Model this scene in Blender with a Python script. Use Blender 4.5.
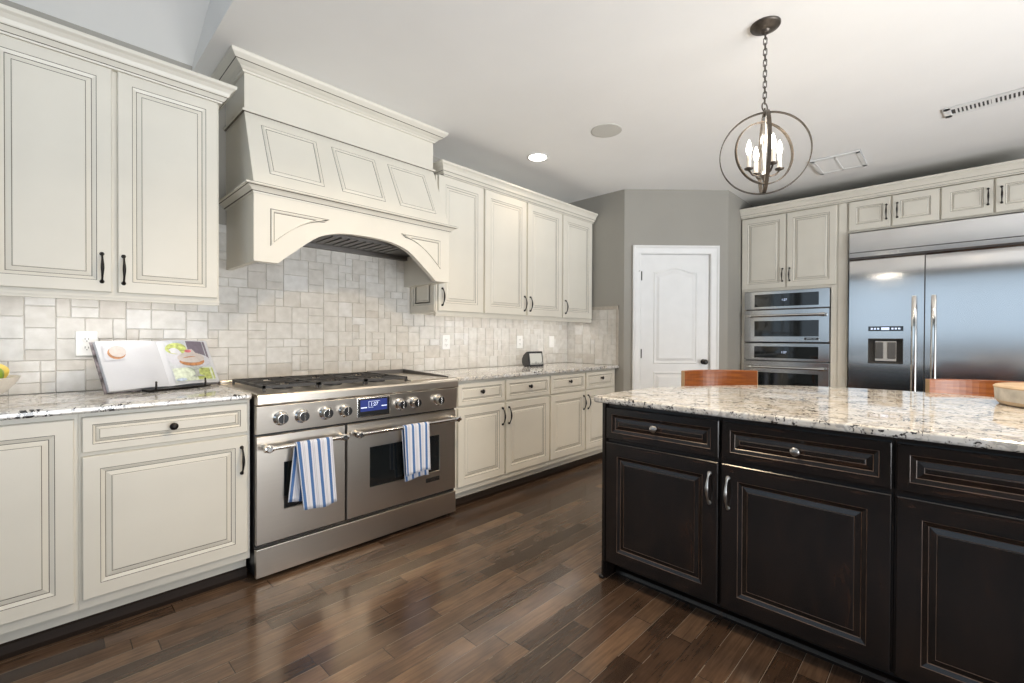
import bpy, bmesh, math, random
from mathutils import Vector, Matrix

for o in list(bpy.data.objects):
    bpy.data.objects.remove(o)
S = bpy.context.scene
C = S.collection
PI = math.pi

# ---------------------------------------------------------------- camera
cd = bpy.data.cameras.new('camera'); cam = bpy.data.objects.new('camera', cd); C.objects.link(cam)
S.camera = cam
YAW, PIT, ROL = 0.769, -0.008, -0.004
fw = Vector((math.cos(YAW) * math.cos(PIT), math.sin(YAW) * math.cos(PIT), math.sin(PIT)))
rt = Vector((math.sin(YAW), -math.cos(YAW), 0)); up = rt.cross(fw)
r2 = rt * math.cos(ROL) - up * math.sin(ROL) * -1
r2 = (rt * math.cos(ROL) - up * math.sin(ROL)); u2 = (rt * math.sin(ROL) + up * math.cos(ROL))
R = Matrix((r2, u2, -fw)).transposed()
cam.matrix_world = Matrix.Translation((-0.712, -3.046, 1.181)) @ R.to_4x4()
cd.sensor_width = 36.0; cd.lens = 36.0 * 457.0 / 1024.0; cd.clip_start = 0.02

# ---------------------------------------------------------------- view, world, daylight
S.view_settings.view_transform = 'Standard'
S.view_settings.look = 'None'
S.view_settings.exposure = -0.05
S.view_settings.gamma = 1.0
S.view_settings.use_curve_mapping = False

W = bpy.data.worlds.new('sky'); S.world = W; W.use_nodes = True
bg = W.node_tree.nodes['Background']
bg.inputs[0].default_value = (0.68, 0.84, 1.0, 1); bg.inputs[1].default_value = 0.95


def area(name, loc, target, sx, sy, power, col=(1, 1, 1), spread=PI):
    l = bpy.data.lights.new(name, 'AREA'); l.shape = 'RECTANGLE'; l.size = sx; l.size_y = sy
    l.energy = power; l.color = col; l.spread = spread
    o = bpy.data.objects.new(name, l); C.objects.link(o); o.location = loc
    d = Vector(target) - Vector(loc)
    o.rotation_euler = d.to_track_quat('-Z', 'Y').to_euler()
    return o


area('patio_daylight', (0.6, -6.6, 1.25), (0.9, -2.0, 2.0), 4.6, 2.2, 28, (0.97, 0.985, 1.0))
area('ceiling_fill', (0.8, -6.6, 0.75), (1.4, -2.2, 3.6), 5.0, 1.4, 122, (0.96, 0.98, 1.0), math.radians(95))  # added lamp, aimed upward only to brighten the ceiling
for dx_, dy_, p_ in ((0.60, -1.86, 105), (1.6, -3.25, 110), (3.0, -4.2, 125)):      # unseen spots added to brighten the base cabinets, island and fridge wall
    l_ = bpy.data.lights.new('aisle_fill_spot', 'SPOT'); l_.energy = p_; l_.color = (1.0, 0.78, 0.52); l_.spot_size = math.radians(150); l_.spot_blend = 0.6; l_.shadow_soft_size = 0.08
    o_ = bpy.data.objects.new('aisle_fill_spot', l_); C.objects.link(o_); o_.location = (dx_, dy_, 2.63)
area('window_daylight', (-4.55, -3.2, 1.9), (0, -2.6, 1.9), 4.8, 1.5, 10, (0.62, 0.80, 1.0))


# ---------------------------------------------------------------- materials
def new_mat(name):
    m = bpy.data.materials.new(name); m.use_nodes = True
    return m, m.node_tree, m.node_tree.nodes['Principled BSDF']


def N(nt, typ, **kw):
    n = nt.nodes.new(typ)
    for k, v in kw.items():
        setattr(n, k, v)
    return n


def L(nt, a, b):
    nt.links.new(a, b)


def ramp(nt, stops, interp='LINEAR'):
    r = N(nt, 'ShaderNodeValToRGB'); e = r.color_ramp.elements
    r.color_ramp.interpolation = interp
    while len(e) < len(stops):
        e.new(0.5)
    for i, (p, c) in enumerate(stops):
        e[i].position = p; e[i].color = (*c, 1)
    return r


def mathn(nt, op, a, b=None):
    n = N(nt, 'ShaderNodeMath', operation=op)
    for i, x in enumerate((a, b)):
        if x is None:
            continue
        if isinstance(x, (int, float)):
            n.inputs[i].default_value = x
        else:
            L(nt, x, n.inputs[i])
    return n.outputs[0]


def simple(name, col, rough=0.5, metal=0.0, coat=0.0, var=0.06, scale=9.0, bump=0.0, spec=0.5):
    """paint-like surface with a slight procedural variation"""
    m, nt, b = new_mat(name)
    tc = N(nt, 'ShaderNodeTexCoord'); no = N(nt, 'ShaderNodeTexNoise')
    no.inputs['Scale'].default_value = scale; no.inputs['Detail'].default_value = 4
    L(nt, tc.outputs['Object'], no.inputs['Vector'])
    lo = tuple(c * (1 - var) for c in col); hi = tuple(min(1, c * (1 + var)) for c in col)
    r = ramp(nt, [(0.3, lo), (0.7, hi)]); L(nt, no.outputs['Fac'], r.inputs[0]); L(nt, r.outputs[0], b.inputs['Base Color'])
    b.inputs['Roughness'].default_value = rough; b.inputs['Metallic'].default_value = metal
    b.inputs['Coat Weight'].default_value = coat; b.inputs['Coat Roughness'].default_value = 0.12
    b.inputs['Specular IOR Level'].default_value = spec
    if bump:
        bp = N(nt, 'ShaderNodeBump'); bp.inputs['Strength'].default_value = bump; bp.inputs['Distance'].default_value = 0.002
        L(nt, no.outputs['Fac'], bp.inputs['Height']); L(nt, bp.outputs[0], b.inputs['Normal'])
    return m


def emit(name, col, strength, base=(0.8, 0.8, 0.8)):
    m, nt, b = new_mat(name)
    b.inputs['Base Color'].default_value = (*base, 1)
    b.inputs['Emission Color'].default_value = (*col, 1); b.inputs['Emission Strength'].default_value = strength
    return m


def mat_floor():
    m, nt, b = new_mat('hardwood')
    tc = N(nt, 'ShaderNodeTexCoord'); sp = N(nt, 'ShaderNodeSeparateXYZ'); L(nt, tc.outputs['Object'], sp.inputs[0])
    PW = 0.083
    row = mathn(nt, 'DIVIDE', sp.outputs['Y'], PW); rid = mathn(nt, 'FLOOR', row); rf = mathn(nt, 'FRACT', row)
    wn = N(nt, 'ShaderNodeTexWhiteNoise', noise_dimensions='1D'); L(nt, rid, wn.inputs['W'])
    wn2 = N(nt, 'ShaderNodeTexWhiteNoise', noise_dimensions='1D'); L(nt, mathn(nt, 'ADD', rid, 37.7), wn2.inputs['W'])
    ln = mathn(nt, 'ADD', mathn(nt, 'MULTIPLY', wn2.outputs['Value'], 0.45), 0.42)
    cx = mathn(nt, 'DIVIDE', mathn(nt, 'ADD', sp.outputs['X'], mathn(nt, 'MULTIPLY', wn.outputs['Value'], 5.0)), ln)
    cid = mathn(nt, 'FLOOR', cx); cf = mathn(nt, 'FRACT', cx)
    cmb = N(nt, 'ShaderNodeCombineXYZ'); L(nt, rid, cmb.inputs[0]); L(nt, cid, cmb.inputs[1])
    pn = N(nt, 'ShaderNodeTexWhiteNoise', noise_dimensions='3D'); L(nt, cmb.outputs[0], pn.inputs['Vector'])
    col = ramp(nt, [(0.0, (0.045, 0.027, 0.018)), (0.3, (0.075, 0.046, 0.031)), (0.65, (0.105, 0.066, 0.044)), (1.0, (0.155, 0.100, 0.066))])
    L(nt, pn.outputs['Value'], col.inputs[0])
    # long grain, shifted per plank
    mp = N(nt, 'ShaderNodeMapping'); mp.inputs['Scale'].default_value = (3.0, 42.0, 1)
    ad = N(nt, 'ShaderNodeVectorMath', operation='ADD'); sc = N(nt, 'ShaderNodeVectorMath', operation='SCALE')
    sc.inputs['Scale'].default_value = 9.0
    L(nt, pn.outputs['Color'], sc.inputs[0]); L(nt, tc.outputs['Object'], ad.inputs[0]); L(nt, sc.outputs[0], ad.inputs[1])
    L(nt, ad.outputs[0], mp.inputs['Vector'])
    gn = N(nt, 'ShaderNodeTexNoise'); gn.inputs['Scale'].default_value = 2.0; gn.inputs['Detail'].default_value = 6; gn.inputs['Distortion'].default_value = 0.6
    L(nt, mp.outputs[0], gn.inputs['Vector'])
    gr = ramp(nt, [(0.25, (0.62, 0.62, 0.62)), (0.75, (1.3, 1.28, 1.22))]); L(nt, gn.outputs['Fac'], gr.inputs[0])
    mx = N(nt, 'ShaderNodeMix', data_type='RGBA', blend_type='MULTIPLY'); mx.inputs[0].default_value = 1
    L(nt, col.outputs[0], mx.inputs[6]); L(nt, gr.outputs[0], mx.inputs[7])
    # cloudy wear
    cn = N(nt, 'ShaderNodeTexNoise'); cn.inputs['Scale'].default_value = 5.5; cn.inputs['Detail'].default_value = 5
    L(nt, ad.outputs[0], cn.inputs['Vector'])
    cr = ramp(nt, [(0.3, (0.72, 0.72, 0.74)), (0.7, (1.3, 1.26, 1.2))]); L(nt, cn.outputs['Fac'], cr.inputs[0])
    mx2 = N(nt, 'ShaderNodeMix', data_type='RGBA', blend_type='MULTIPLY'); mx2.inputs[0].default_value = 1
    L(nt, mx.outputs[2], mx2.inputs[6]); L(nt, cr.outputs[0], mx2.inputs[7])
    # seams: dark groove with a rubbed pale edge beside it
    e1 = mathn(nt, 'LESS_THAN', rf, 0.020); e2 = mathn(nt, 'LESS_THAN', mathn(nt, 'MULTIPLY', cf, ln), 0.0025)
    seam = mathn(nt, 'MAXIMUM', e1, e2)
    worn = N(nt, 'ShaderNodeTexNoise'); worn.inputs['Scale'].default_value = 3.2; L(nt, tc.outputs['Object'], worn.inputs['Vector'])
    pale = mathn(nt, 'MULTIPLY', mathn(nt, 'GREATER_THAN', rf, 0.974), mathn(nt, 'GREATER_THAN', worn.outputs['Fac'], 0.43))
    mx3 = N(nt, 'ShaderNodeMix', data_type='RGBA'); L(nt, pale, mx3.inputs[0]); L(nt, mx2.outputs[2], mx3.inputs[6]); mx3.inputs[7].default_value = (0.24, 0.185, 0.14, 1)
    mx4 = N(nt, 'ShaderNodeMix', data_type='RGBA'); L(nt, seam, mx4.inputs[0]); L(nt, mx3.outputs[2], mx4.inputs[6]); mx4.inputs[7].default_value = (0.012, 0.008, 0.006, 1)
    L(nt, mx4.outputs[2], b.inputs['Base Color'])
    rr = N(nt, 'ShaderNodeMapRange'); L(nt, gn.outputs['Fac'], rr.inputs[0]); rr.inputs[3].default_value = 0.13; rr.inputs[4].default_value = 0.26
    L(nt, rr.outputs[0], b.inputs['Roughness'])
    b.inputs['Specular IOR Level'].default_value = 0.55; b.inputs['Coat Weight'].default_value = 0.06; b.inputs['Coat Roughness'].default_value = 0.12
    h = mathn(nt, 'SUBTRACT', mathn(nt, 'MULTIPLY', cn.outputs['Fac'], 0.5), mathn(nt, 'MULTIPLY', seam, 1.0))
    bp = N(nt, 'ShaderNodeBump'); bp.inputs['Strength'].default_value = 0.35; bp.inputs['Distance'].default_value = 0.003
    L(nt, h, bp.inputs['Height']); L(nt, bp.outputs[0], b.inputs['Normal'])
    return m


def mat_granite(name='granite', warm=0.0):
    m, nt, b = new_mat(name)
    tc = N(nt, 'ShaderNodeTexCoord')
    n1 = N(nt, 'ShaderNodeTexNoise'); n1.inputs['Scale'].default_value = 9; n1.inputs['Detail'].default_value = 5; n1.inputs['Distortion'].default_value = 1.0
    L(nt, tc.outputs['Object'], n1.inputs['Vector'])
    base = ramp(nt, [(0.26, (0.54, 0.475, 0.385)), (0.40, (0.66, 0.615, 0.545)), (0.55, (0.72, 0.705, 0.675)), (0.75, (0.77, 0.775, 0.78))])
    L(nt, n1.outputs['Fac'], base.inputs[0])
    n2 = N(nt, 'ShaderNodeTexNoise'); n2.inputs['Scale'].default_value = 34; n2.inputs['Detail'].default_value = 3; n2.inputs['Distortion'].default_value = 1.2
    L(nt, tc.outputs['Object'], n2.inputs['Vector'])
    g = ramp(nt, [(0.50, (0, 0, 0)), (0.62, (1, 1, 1))]); L(nt, n2.outputs['Fac'], g.inputs[0])
    mx = N(nt, 'ShaderNodeMix', data_type='RGBA'); L(nt, mathn(nt, 'MULTIPLY', g.outputs[0], 0.65), mx.inputs[0])
    L(nt, base.outputs[0], mx.inputs[6]); mx.inputs[7].default_value = (0.33, 0.31, 0.30, 1)
    n3 = N(nt, 'ShaderNodeTexNoise'); n3.inputs['Scale'].default_value = 52; n3.inputs['Detail'].default_value = 2; n3.inputs['Distortion'].default_value = 1.5
    n4 = N(nt, 'ShaderNodeTexNoise'); n4.inputs['Scale'].default_value = 10; n4.inputs['Detail'].default_value = 2
    L(nt, tc.outputs['Object'], n3.inputs['Vector']); L(nt, tc.outputs['Object'], n4.inputs['Vector'])
    k = mathn(nt, 'ADD', n3.outputs['Fac'], mathn(nt, 'MULTIPLY', mathn(nt, 'SUBTRACT', n4.outputs['Fac'], 0.5), 0.55))
    d = ramp(nt, [(0.60, (0, 0, 0)), (0.645, (1, 1, 1))]); L(nt, k, d.inputs[0])
    mx2 = N(nt, 'ShaderNodeMix', data_type='RGBA'); L(nt, d.outputs[0], mx2.inputs[0]); L(nt, mx.outputs[2], mx2.inputs[6]); mx2.inputs[7].default_value = (0.030, 0.028, 0.028, 1)
    L(nt, mx2.outputs[2], b.inputs['Base Color'])
    b.inputs['Roughness'].default_value = 0.045; b.inputs['Specular IOR Level'].default_value = 0.7
    return m


def mat_steel(name='stainless_steel', col=(0.68, 0.625, 0.55), rough=0.30, axis=0, wave=0.12):
    m, nt, b = new_mat(name)
    tc = N(nt, 'ShaderNodeTexCoord'); mp = N(nt, 'ShaderNodeMapping')
    s = [600.0, 600.0, 600.0]; s[axis] = 4.0
    mp.inputs['Scale'].default_value = s; L(nt, tc.outputs['Object'], mp.inputs['Vector'])
    no = N(nt, 'ShaderNodeTexNoise'); no.inputs['Scale'].default_value = 1.0; no.inputs['Detail'].default_value = 2; L(nt, mp.outputs[0], no.inputs['Vector'])
    big = N(nt, 'ShaderNodeTexNoise'); big.inputs['Scale'].default_value = 1.6; L(nt, tc.outputs['Object'], big.inputs['Vector'])
    r = ramp(nt, [(0.3, tuple(c * 0.98 for c in col)), (0.7, tuple(c * 1.02 for c in col))]); L(nt, no.outputs['Fac'], r.inputs[0]); L(nt, r.outputs[0], b.inputs['Base Color'])
    rr = N(nt, 'ShaderNodeMapRange'); L(nt, no.outputs['Fac'], rr.inputs[0]); rr.inputs[3].default_value = rough * 0.95; rr.inputs[4].default_value = rough * 1.05
    L(nt, rr.outputs[0], b.inputs['Roughness']); b.inputs['Metallic'].default_value = 1
    bp = N(nt, 'ShaderNodeBump'); bp.inputs['Strength'].default_value = wave; bp.inputs['Distance'].default_value = 0.02
    L(nt, big.outputs['Fac'], bp.inputs['Height']); L(nt, bp.outputs[0], b.inputs['Normal'])
    return m


def mat_tile():
    m, nt, b = new_mat('travertine_tile')
    at = N(nt, 'ShaderNodeAttribute', attribute_name='tint'); tc = N(nt, 'ShaderNodeTexCoord')
    r = ramp(nt, [(0.0, (0.47, 0.425, 0.37)), (0.3, (0.575, 0.54, 0.49)), (0.65, (0.64, 0.62, 0.58)), (1.0, (0.70, 0.69, 0.67))])
    L(nt, at.outputs['Fac'], r.inputs[0])
    no = N(nt, 'ShaderNodeTexNoise'); no.inputs['Scale'].default_value = 22; no.inputs['Detail'].default_value = 6; L(nt, tc.outputs['Object'], no.inputs['Vector'])
    g = ramp(nt, [(0.3, (0.86, 0.85, 0.83)), (0.7, (1.06, 1.06, 1.06))]); L(nt, no.outputs['Fac'], g.inputs[0])
    mx = N(nt, 'ShaderNodeMix', data_type='RGBA', blend_type='MULTIPLY'); mx.inputs[0].default_value = 1
    L(nt, r.outputs[0], mx.inputs[6]); L(nt, g.outputs[0], mx.inputs[7]); L(nt, mx.outputs[2], b.inputs['Base Color'])
    b.inputs['Roughness'].default_value = 0.42
    return m


def mat_espresso(name='espresso_wood', sc=(5, 5, 1.2), warm=1.0):
    m, nt, b = new_mat(name)
    tc = N(nt, 'ShaderNodeTexCoord'); mp = N(nt, 'ShaderNodeMapping'); mp.inputs['Scale'].default_value = sc; L(nt, tc.outputs['Object'], mp.inputs['Vector'])
    no = N(nt, 'ShaderNodeTexNoise'); no.inputs['Scale'].default_value = 4; no.inputs['Detail'].default_value = 6; no.inputs['Distortion'].default_value = 0.8; L(nt, mp.outputs[0], no.inputs['Vector'])
    r = ramp(nt, [(0.35, (0.007, 0.0055, 0.005)), (0.60, (0.013, 0.0085, 0.007)), (0.78, (0.040 * warm, 0.019 * warm, 0.011 * warm))]); L(nt, no.outputs['Fac'], r.inputs[0]); L(nt, r.outputs[0], b.inputs['Base Color'])
    b.inputs['Roughness'].default_value = 0.22; b.inputs['Specular IOR Level'].default_value = 0.55
    bp = N(nt, 'ShaderNodeBump'); bp.inputs['Strength'].default_value = 0.08; bp.inputs['Distance'].default_value = 0.003; L(nt, no.outputs['Fac'], bp.inputs['Height']); L(nt, bp.outputs[0], b.inputs['Normal'])
    return m


def mat_stool():
    m, nt, b = new_mat('cherry_wood')
    tc = N(nt, 'ShaderNodeTexCoord'); mp = N(nt, 'ShaderNodeMapping'); mp.inputs['Scale'].default_value = (2.5, 2.5, 26); L(nt, tc.outputs['Object'], mp.inputs['Vector'])
    no = N(nt, 'ShaderNodeTexNoise'); no.inputs['Scale'].default_value = 3; no.inputs['Detail'].default_value = 5; L(nt, mp.outputs[0], no.inputs['Vector'])
    r = ramp(nt, [(0.3, (0.20, 0.052, 0.010)), (0.7, (0.36, 0.115, 0.022))]); L(nt, no.outputs['Fac'], r.inputs[0]); L(nt, r.outputs[0], b.inputs['Base Color'])
    b.inputs['Roughness'].default_value = 0.33
    return m


def mat_towel():
    m, nt, b = new_mat('striped_cotton')
    uv = N(nt, 'ShaderNodeUVMap'); sp = N(nt, 'ShaderNodeSeparateXYZ'); L(nt, uv.outputs[0], sp.inputs[0])
    f = mathn(nt, 'FRACT', mathn(nt, 'MULTIPLY', sp.outputs['X'], 4.0))
    W_, B_, G_ = (0.72, 0.73, 0.79), (0.07, 0.17, 0.40), (0.50, 0.50, 0.56)
    r = ramp(nt, [(0, W_), (0.14, B_), (0.45, W_), (0.62, G_), (0.68, W_), (0.76, G_), (0.82, W_)], 'CONSTANT')
    L(nt, f, r.inputs[0]); L(nt, r.outputs[0], b.inputs['Base Color'])
    b.inputs['Roughness'].default_value = 0.9; b.inputs['Sheen Weight'].default_value = 0.2
    tc = N(nt, 'ShaderNodeTexCoord')
    no = N(nt, 'ShaderNodeTexNoise'); no.inputs['Scale'].default_value = 400; L(nt, tc.outputs['Object'], no.inputs['Vector'])
    bp = N(nt, 'ShaderNodeBump'); bp.inputs['Strength'].default_value = 0.2; bp.inputs['Distance'].default_value = 0.001; L(nt, no.outputs['Fac'], bp.inputs['Height']); L(nt, bp.outputs[0], b.inputs['Normal'])
    return m


M = {}
M['cream'] = simple('cream_paint', (0.735, 0.70, 0.615), 0.38, var=0.035, scale=3)
M['glaze'] = simple('umber_glaze', (0.105, 0.085, 0.062), 0.5, var=0.35, scale=30)
M['glaze2'] = simple('thin_umber_glaze', (0.33, 0.29, 0.22), 0.5, var=0.35, scale=30)
M['wallpaint'] = simple('greige_wall_paint', (0.33, 0.315, 0.28), 0.65, var=0.03, scale=2)
M['ceil'] = simple('ceiling_paint', (0.87, 0.865, 0.85), 0.9, var=0.02, scale=2)
M['white'] = simple('white_trim_paint', (0.80, 0.80, 0.79), 0.35, var=0.02)
M['floor'] = mat_floor()
M['granite'] = mat_granite()
M['steel'] = mat_steel()  # warm reflections of floor and wood are tinted into this base colour
M['steelv'] = mat_steel('stainless_steel_door', (0.62, 0.62, 0.62), rough=0.15, axis=0, wave=0.05)
M['chrome'] = simple('polished_steel', (0.74, 0.72, 0.69), 0.12, 1.0)
M['darksteel'] = simple('dark_grey_metal', (0.20, 0.19, 0.18), 0.45, 1.0)  # metal that is dark grey in itself
M['black'] = simple('black_enamel', (0.012, 0.012, 0.013), 0.3)
M['iron'] = simple('cast_iron', (0.045, 0.043, 0.042), 0.5, bump=0.3, scale=90)
M['glass'] = simple('black_glass', (0.010, 0.012, 0.013), 0.04, spec=0.8, var=0.0)
M['bronze'] = simple('dark_bronze', (0.028, 0.025, 0.023), 0.35, 0.7, var=0.3, scale=60)
M['pewter'] = simple('pewter', (0.42, 0.41, 0.40), 0.32, 1.0, var=0.15, scale=60)
M['pendant'] = simple('weathered_bronze', (0.085, 0.072, 0.060), 0.42, 0.65, var=0.3, scale=40)
M['tile'] = mat_tile()
M['grout'] = simple('grout', (0.72, 0.69, 0.64), 0.9)
M['espresso'] = mat_espresso()
M['esprail'] = mat_espresso('espresso_wood_rail', (1.2, 5, 6), 1.35)
M['espglaze'] = simple('rubbed_edge', (0.10, 0.060, 0.040), 0.28, var=0.5, scale=14)
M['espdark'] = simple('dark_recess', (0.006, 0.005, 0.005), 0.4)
M['stool'] = mat_stool()
M['stoolend'] = simple('pale_wood_edge', (0.45, 0.30, 0.17), 0.35)
M['towel'] = mat_towel()
M['plate'] = simple('white_plastic', (0.82, 0.81, 0.78), 0.3, var=0.0)
M['slot'] = simple('dark_slot', (0.05, 0.05, 0.05), 0.6, var=0.0)
M['paper'] = simple('page_paper', (0.55, 0.565, 0.60), 0.6, var=0.02)
M['ceramic'] = simple('cream_ceramic', (0.78, 0.73, 0.65), 0.3, var=0.05, scale=60)
M['pear'] = simple('green_pear_skin', (0.24, 0.36, 0.03), 0.35, var=0.2, scale=12)
M['lemon'] = simple('yellow_fruit_skin', (0.78, 0.60, 0.12), 0.4, var=0.1, scale=30)
M['fabric'] = simple('charcoal_fabric', (0.06, 0.058, 0.056), 0.85, var=0.3, scale=300)
M['screen'] = emit('lit_screen', (0.75, 0.72, 0.62), 0.75, (0.05, 0.05, 0.05))
M['blue'] = emit('blue_display', (0.008, 0.03, 0.22), 0.9, (0.01, 0.01, 0.03))
M['bluetext'] = emit('display_digits', (0.45, 0.62, 1.0), 0.9)
M['bulb'] = emit('glowing_bulb', (1.0, 0.93, 0.80), 14)
M['can'] = emit('downlight_lens', (1.0, 0.94, 0.84), 14)
M['led'] = emit('led_strip', (1.0, 0.90, 0.76), 3)
M['candle'] = simple('candle_sleeve', (0.74, 0.71, 0.66), 0.5)
M['speaker'] = simple('speaker_grille', (0.60, 0.59, 0.55), 0.8, var=0.04, scale=200)
M['silver'] = simple('silver_plastic', (0.55, 0.55, 0.55), 0.3)
M['palewood'] = simple('pale_wood', (0.50, 0.375, 0.25), 0.45, var=0.15, scale=16)
M['whitewash'] = simple('whitewashed_side', (0.56, 0.53, 0.48), 0.5, var=0.25, scale=18)
M['panel_white'] = simple('white_diffuser', (0.94, 0.94, 0.93), 0.5, var=0.0)
M['clear'] = simple('clear_glass', (1, 1, 1), 0.02, var=0)
M['clear'].node_tree.nodes['Principled BSDF'].inputs['Transmission Weight'].default_value = 1.0
M['clear'].node_tree.nodes['Principled BSDF'].inputs['IOR'].default_value = 1.05


# ---------------------------------------------------------------- mesh helpers
class MB:
    def __init__(s):
        s.v = []; s.f = []; s.mi = []; s.sm = []

    def face(s, pts, m=0, smooth=False):
        i = len(s.v); s.v += [tuple(p) for p in pts]; s.f.append(tuple(range(i, i + len(pts)))); s.mi.append(m); s.sm.append(smooth)

    def box(s, x0, x1, y0, y1, z0, z1, m=0):
        i = len(s.v)
        s.v += [(x0, y0, z0), (x1, y0, z0), (x1, y1, z0), (x0, y1, z0), (x0, y0, z1), (x1, y0, z1), (x1, y1, z1), (x0, y1, z1)]
        for q in ((0, 3, 2, 1), (4, 5, 6, 7), (0, 1, 5, 4), (1, 2, 6, 5), (2, 3, 7, 6), (3, 0, 4, 7)):
            s.f.append(tuple(i + k for k in q)); s.mi.append(m); s.sm.append(False)
        return s

    def loops(s, loops, mats, cap0=None, cap1=None, smooth=False):
        """skin between consecutive closed loops of equal point count"""
        base = len(s.v); n = len(loops[0])
        for lp in loops:
            s.v += [tuple(p) for p in lp]
        for k in range(len(loops) - 1):
            m = mats[k] if isinstance(mats, (list, tuple)) else mats
            for j in range(n):
                a = base + k * n + j; b2 = base + k * n + (j + 1) % n
                s.f.append((a, b2, b2 + n, a + n)); s.mi.append(m); s.sm.append(smooth)
        if cap0 is not None:
            s.f.append(tuple(base + j for j in reversed(range(n)))); s.mi.append(cap0); s.sm.append(False)
        if cap1 is not None:
            o = base + (len(loops) - 1) * n
            s.f.append(tuple(o + j for j in range(n))); s.mi.append(cap1); s.sm.append(False)
        return s

    def tube(s, path, radii, n=10, m=0, closed=False, smooth=True):
        P = [Vector(p) for p in path]; k = len(P)
        if isinstance(radii, (int, float)):
            radii = [radii] * k
        ref = None; lps = []
        for i in range(k):
            if closed:
                t = P[(i + 1) % k] - P[i - 1]
            else:
                t = P[min(i + 1, k - 1)] - P[max(i - 1, 0)]
            t.normalize()
            if ref is None:
                ref = Vector((0, 0, 1)) if abs(t.z) < 0.9 else Vector((1, 0, 0))
            a = (ref - t * ref.dot(t)).normalized(); b2 = t.cross(a); ref = a
            lps.append([P[i] + (a * math.cos(2 * PI * j / n) + b2 * math.sin(2 * PI * j / n)) * radii[i] for j in range(n)])
        if closed:
            lps.append(lps[0]); s.loops(lps, m, smooth=smooth)
        else:
            s.loops(lps, m, m, m, smooth)
        return s

    def lathe(s, prof, c=(0, 0, 0), axis='z', n=24, m=0, smooth=True, cap=True):
        lps = []
        for r, h in prof:
            lp = []
            for j in range(n):
                a = 2 * PI * j / n; x, y = r * math.cos(a), r * math.sin(a)
                if axis == 'z':
                    lp.append((c[0] + x, c[1] + y, c[2] + h))
                elif axis == 'y':   # grows towards -y
                    lp.append((c[0] + x, c[1] - h, c[2] + y))
                else:
                    lp.append((c[0] + h, c[1] + x, c[2] + y))
            lps.append(lp)
        s.loops(lps, m, m if cap else None, m if cap else None, smooth)
        return s

    def prism(s, poly, y0, y1, m=0, smooth=False):
        """outline in the x-z plane pushed from y0 to y1"""
        a = [(x, y0, z) for x, z in poly]; b2 = [(x, y1, z) for x, z in poly]
        s.loops([a, b2], m, m, m, smooth)
        return s

    def prism_x(s, poly, x0, x1, m=0):
        """outline in the y-z plane pushed from x0 to x1"""
        s.loops([[(x0, y, z) for y, z in poly], [(x1, y, z) for y, z in poly]], m, m, m)
        return s

    def prism_z(s, poly, z0, z1, m=0):
        s.loops([[(x, y, z0) for x, y in poly], [(x, y, z1) for x, y in poly]], m, m, m)
        return s

    def build(s, name, mats, parent=None, loc=None, bevel=0, seg=2, recalc=True):
        me = bpy.data.meshes.new(name); me.from_pydata(s.v, [], s.f)
        mats = mats if isinstance(mats, (list, tuple)) else [mats]
        for x in mats:
            me.materials.append(x)
        for p, mi, sm in zip(me.polygons, s.mi, s.sm):
            p.material_index = mi; p.use_smooth = sm
        bm = bmesh.new(); bm.from_mesh(me)
        bmesh.ops.remove_doubles(bm, verts=bm.verts, dist=1e-6)
        if recalc:
            bmesh.ops.recalc_face_normals(bm, faces=bm.faces)
        for e_ in bm.edges:
            if len(e_.link_faces) != 2 or e_.calc_face_angle(0) > 0.75:
                e_.smooth = False
        bm.to_mesh(me); bm.free()
        o = bpy.data.objects.new(name, me); C.objects.link(o)
        if parent:
            o.parent = parent
        if loc:
            o.location = loc
        if bevel:
            md = o.modifiers.new('soft', 'BEVEL'); md.width = bevel; md.segments = seg; md.limit_method = 'ANGLE'; md.angle_limit = math.radians(40)
        return o


def tag(o, label, cat, group=None):
    o['label'] = label; o['category'] = cat
    if group:
        o['group'] = group
    return o


def thing(name, label, cat, loc=(0, 0, 0), rot=0.0, group=None):
    o = bpy.data.objects.new(name, None); C.objects.link(o); o.location = loc; o.rotation_euler = (0, 0, rot)
    o.empty_display_size = 0.05
    return tag(o, label, cat, group)


def struct(o):
    o['kind'] = 'structure'
    return o


def copy_part(o, parent, loc, rot=None):
    c = o.copy(); C.objects.link(c); c.parent = parent; c.location = loc
    if rot is not None:
        c.rotation_euler = rot
    return c


def rect(x0, x1, z0, z1, i, y):
    return [(x0 + i, y, z0 + i), (x1 - i, y, z0 + i), (x1 - i, y, z1 - i), (x0 + i, y, z1 - i)]


def panel_front(name, x0, x1, z0, z1, mats, parent, yf=-0.020, th=0.019, frame=0.052, small=False):
    """raised-panel front; its outer face lies at y = yf, mats = (paint, glaze, thin glaze)"""
    mb = MB(); k = frame; w = 0.6 if small else 1.0
    prof = [(0.0, yf + th), (0.0, yf + 0.003), (0.003, yf), (k, yf),
            (k + 0.0019, yf + 0.0015), (k + 0.015 * w, yf + 0.006), (k + 0.0172 * w, yf + 0.0080),
            (k + 0.034 * w, yf + 0.0035), (k + 0.0358 * w, yf + 0.0045), (k + 0.038 * w, yf + 0.003)]
    mm = [0, 0, 0, 1, 0, 1, 0, 1, 0]
    mb.loops([rect(x0, x1, z0, z1, i, y) for i, y in prof], mm, 0, 0)
    if len(mats) > 3:              # rails and stiles of a mitred frame
        for j in (0, 2):
            for k_ in (2, 4, 6):
                mb.mi[k_ * 4 + j] = 3
            mb.mi[2 * 4 + j] = 3
    return mb.build(name, mats, parent, recalc=True)


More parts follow.
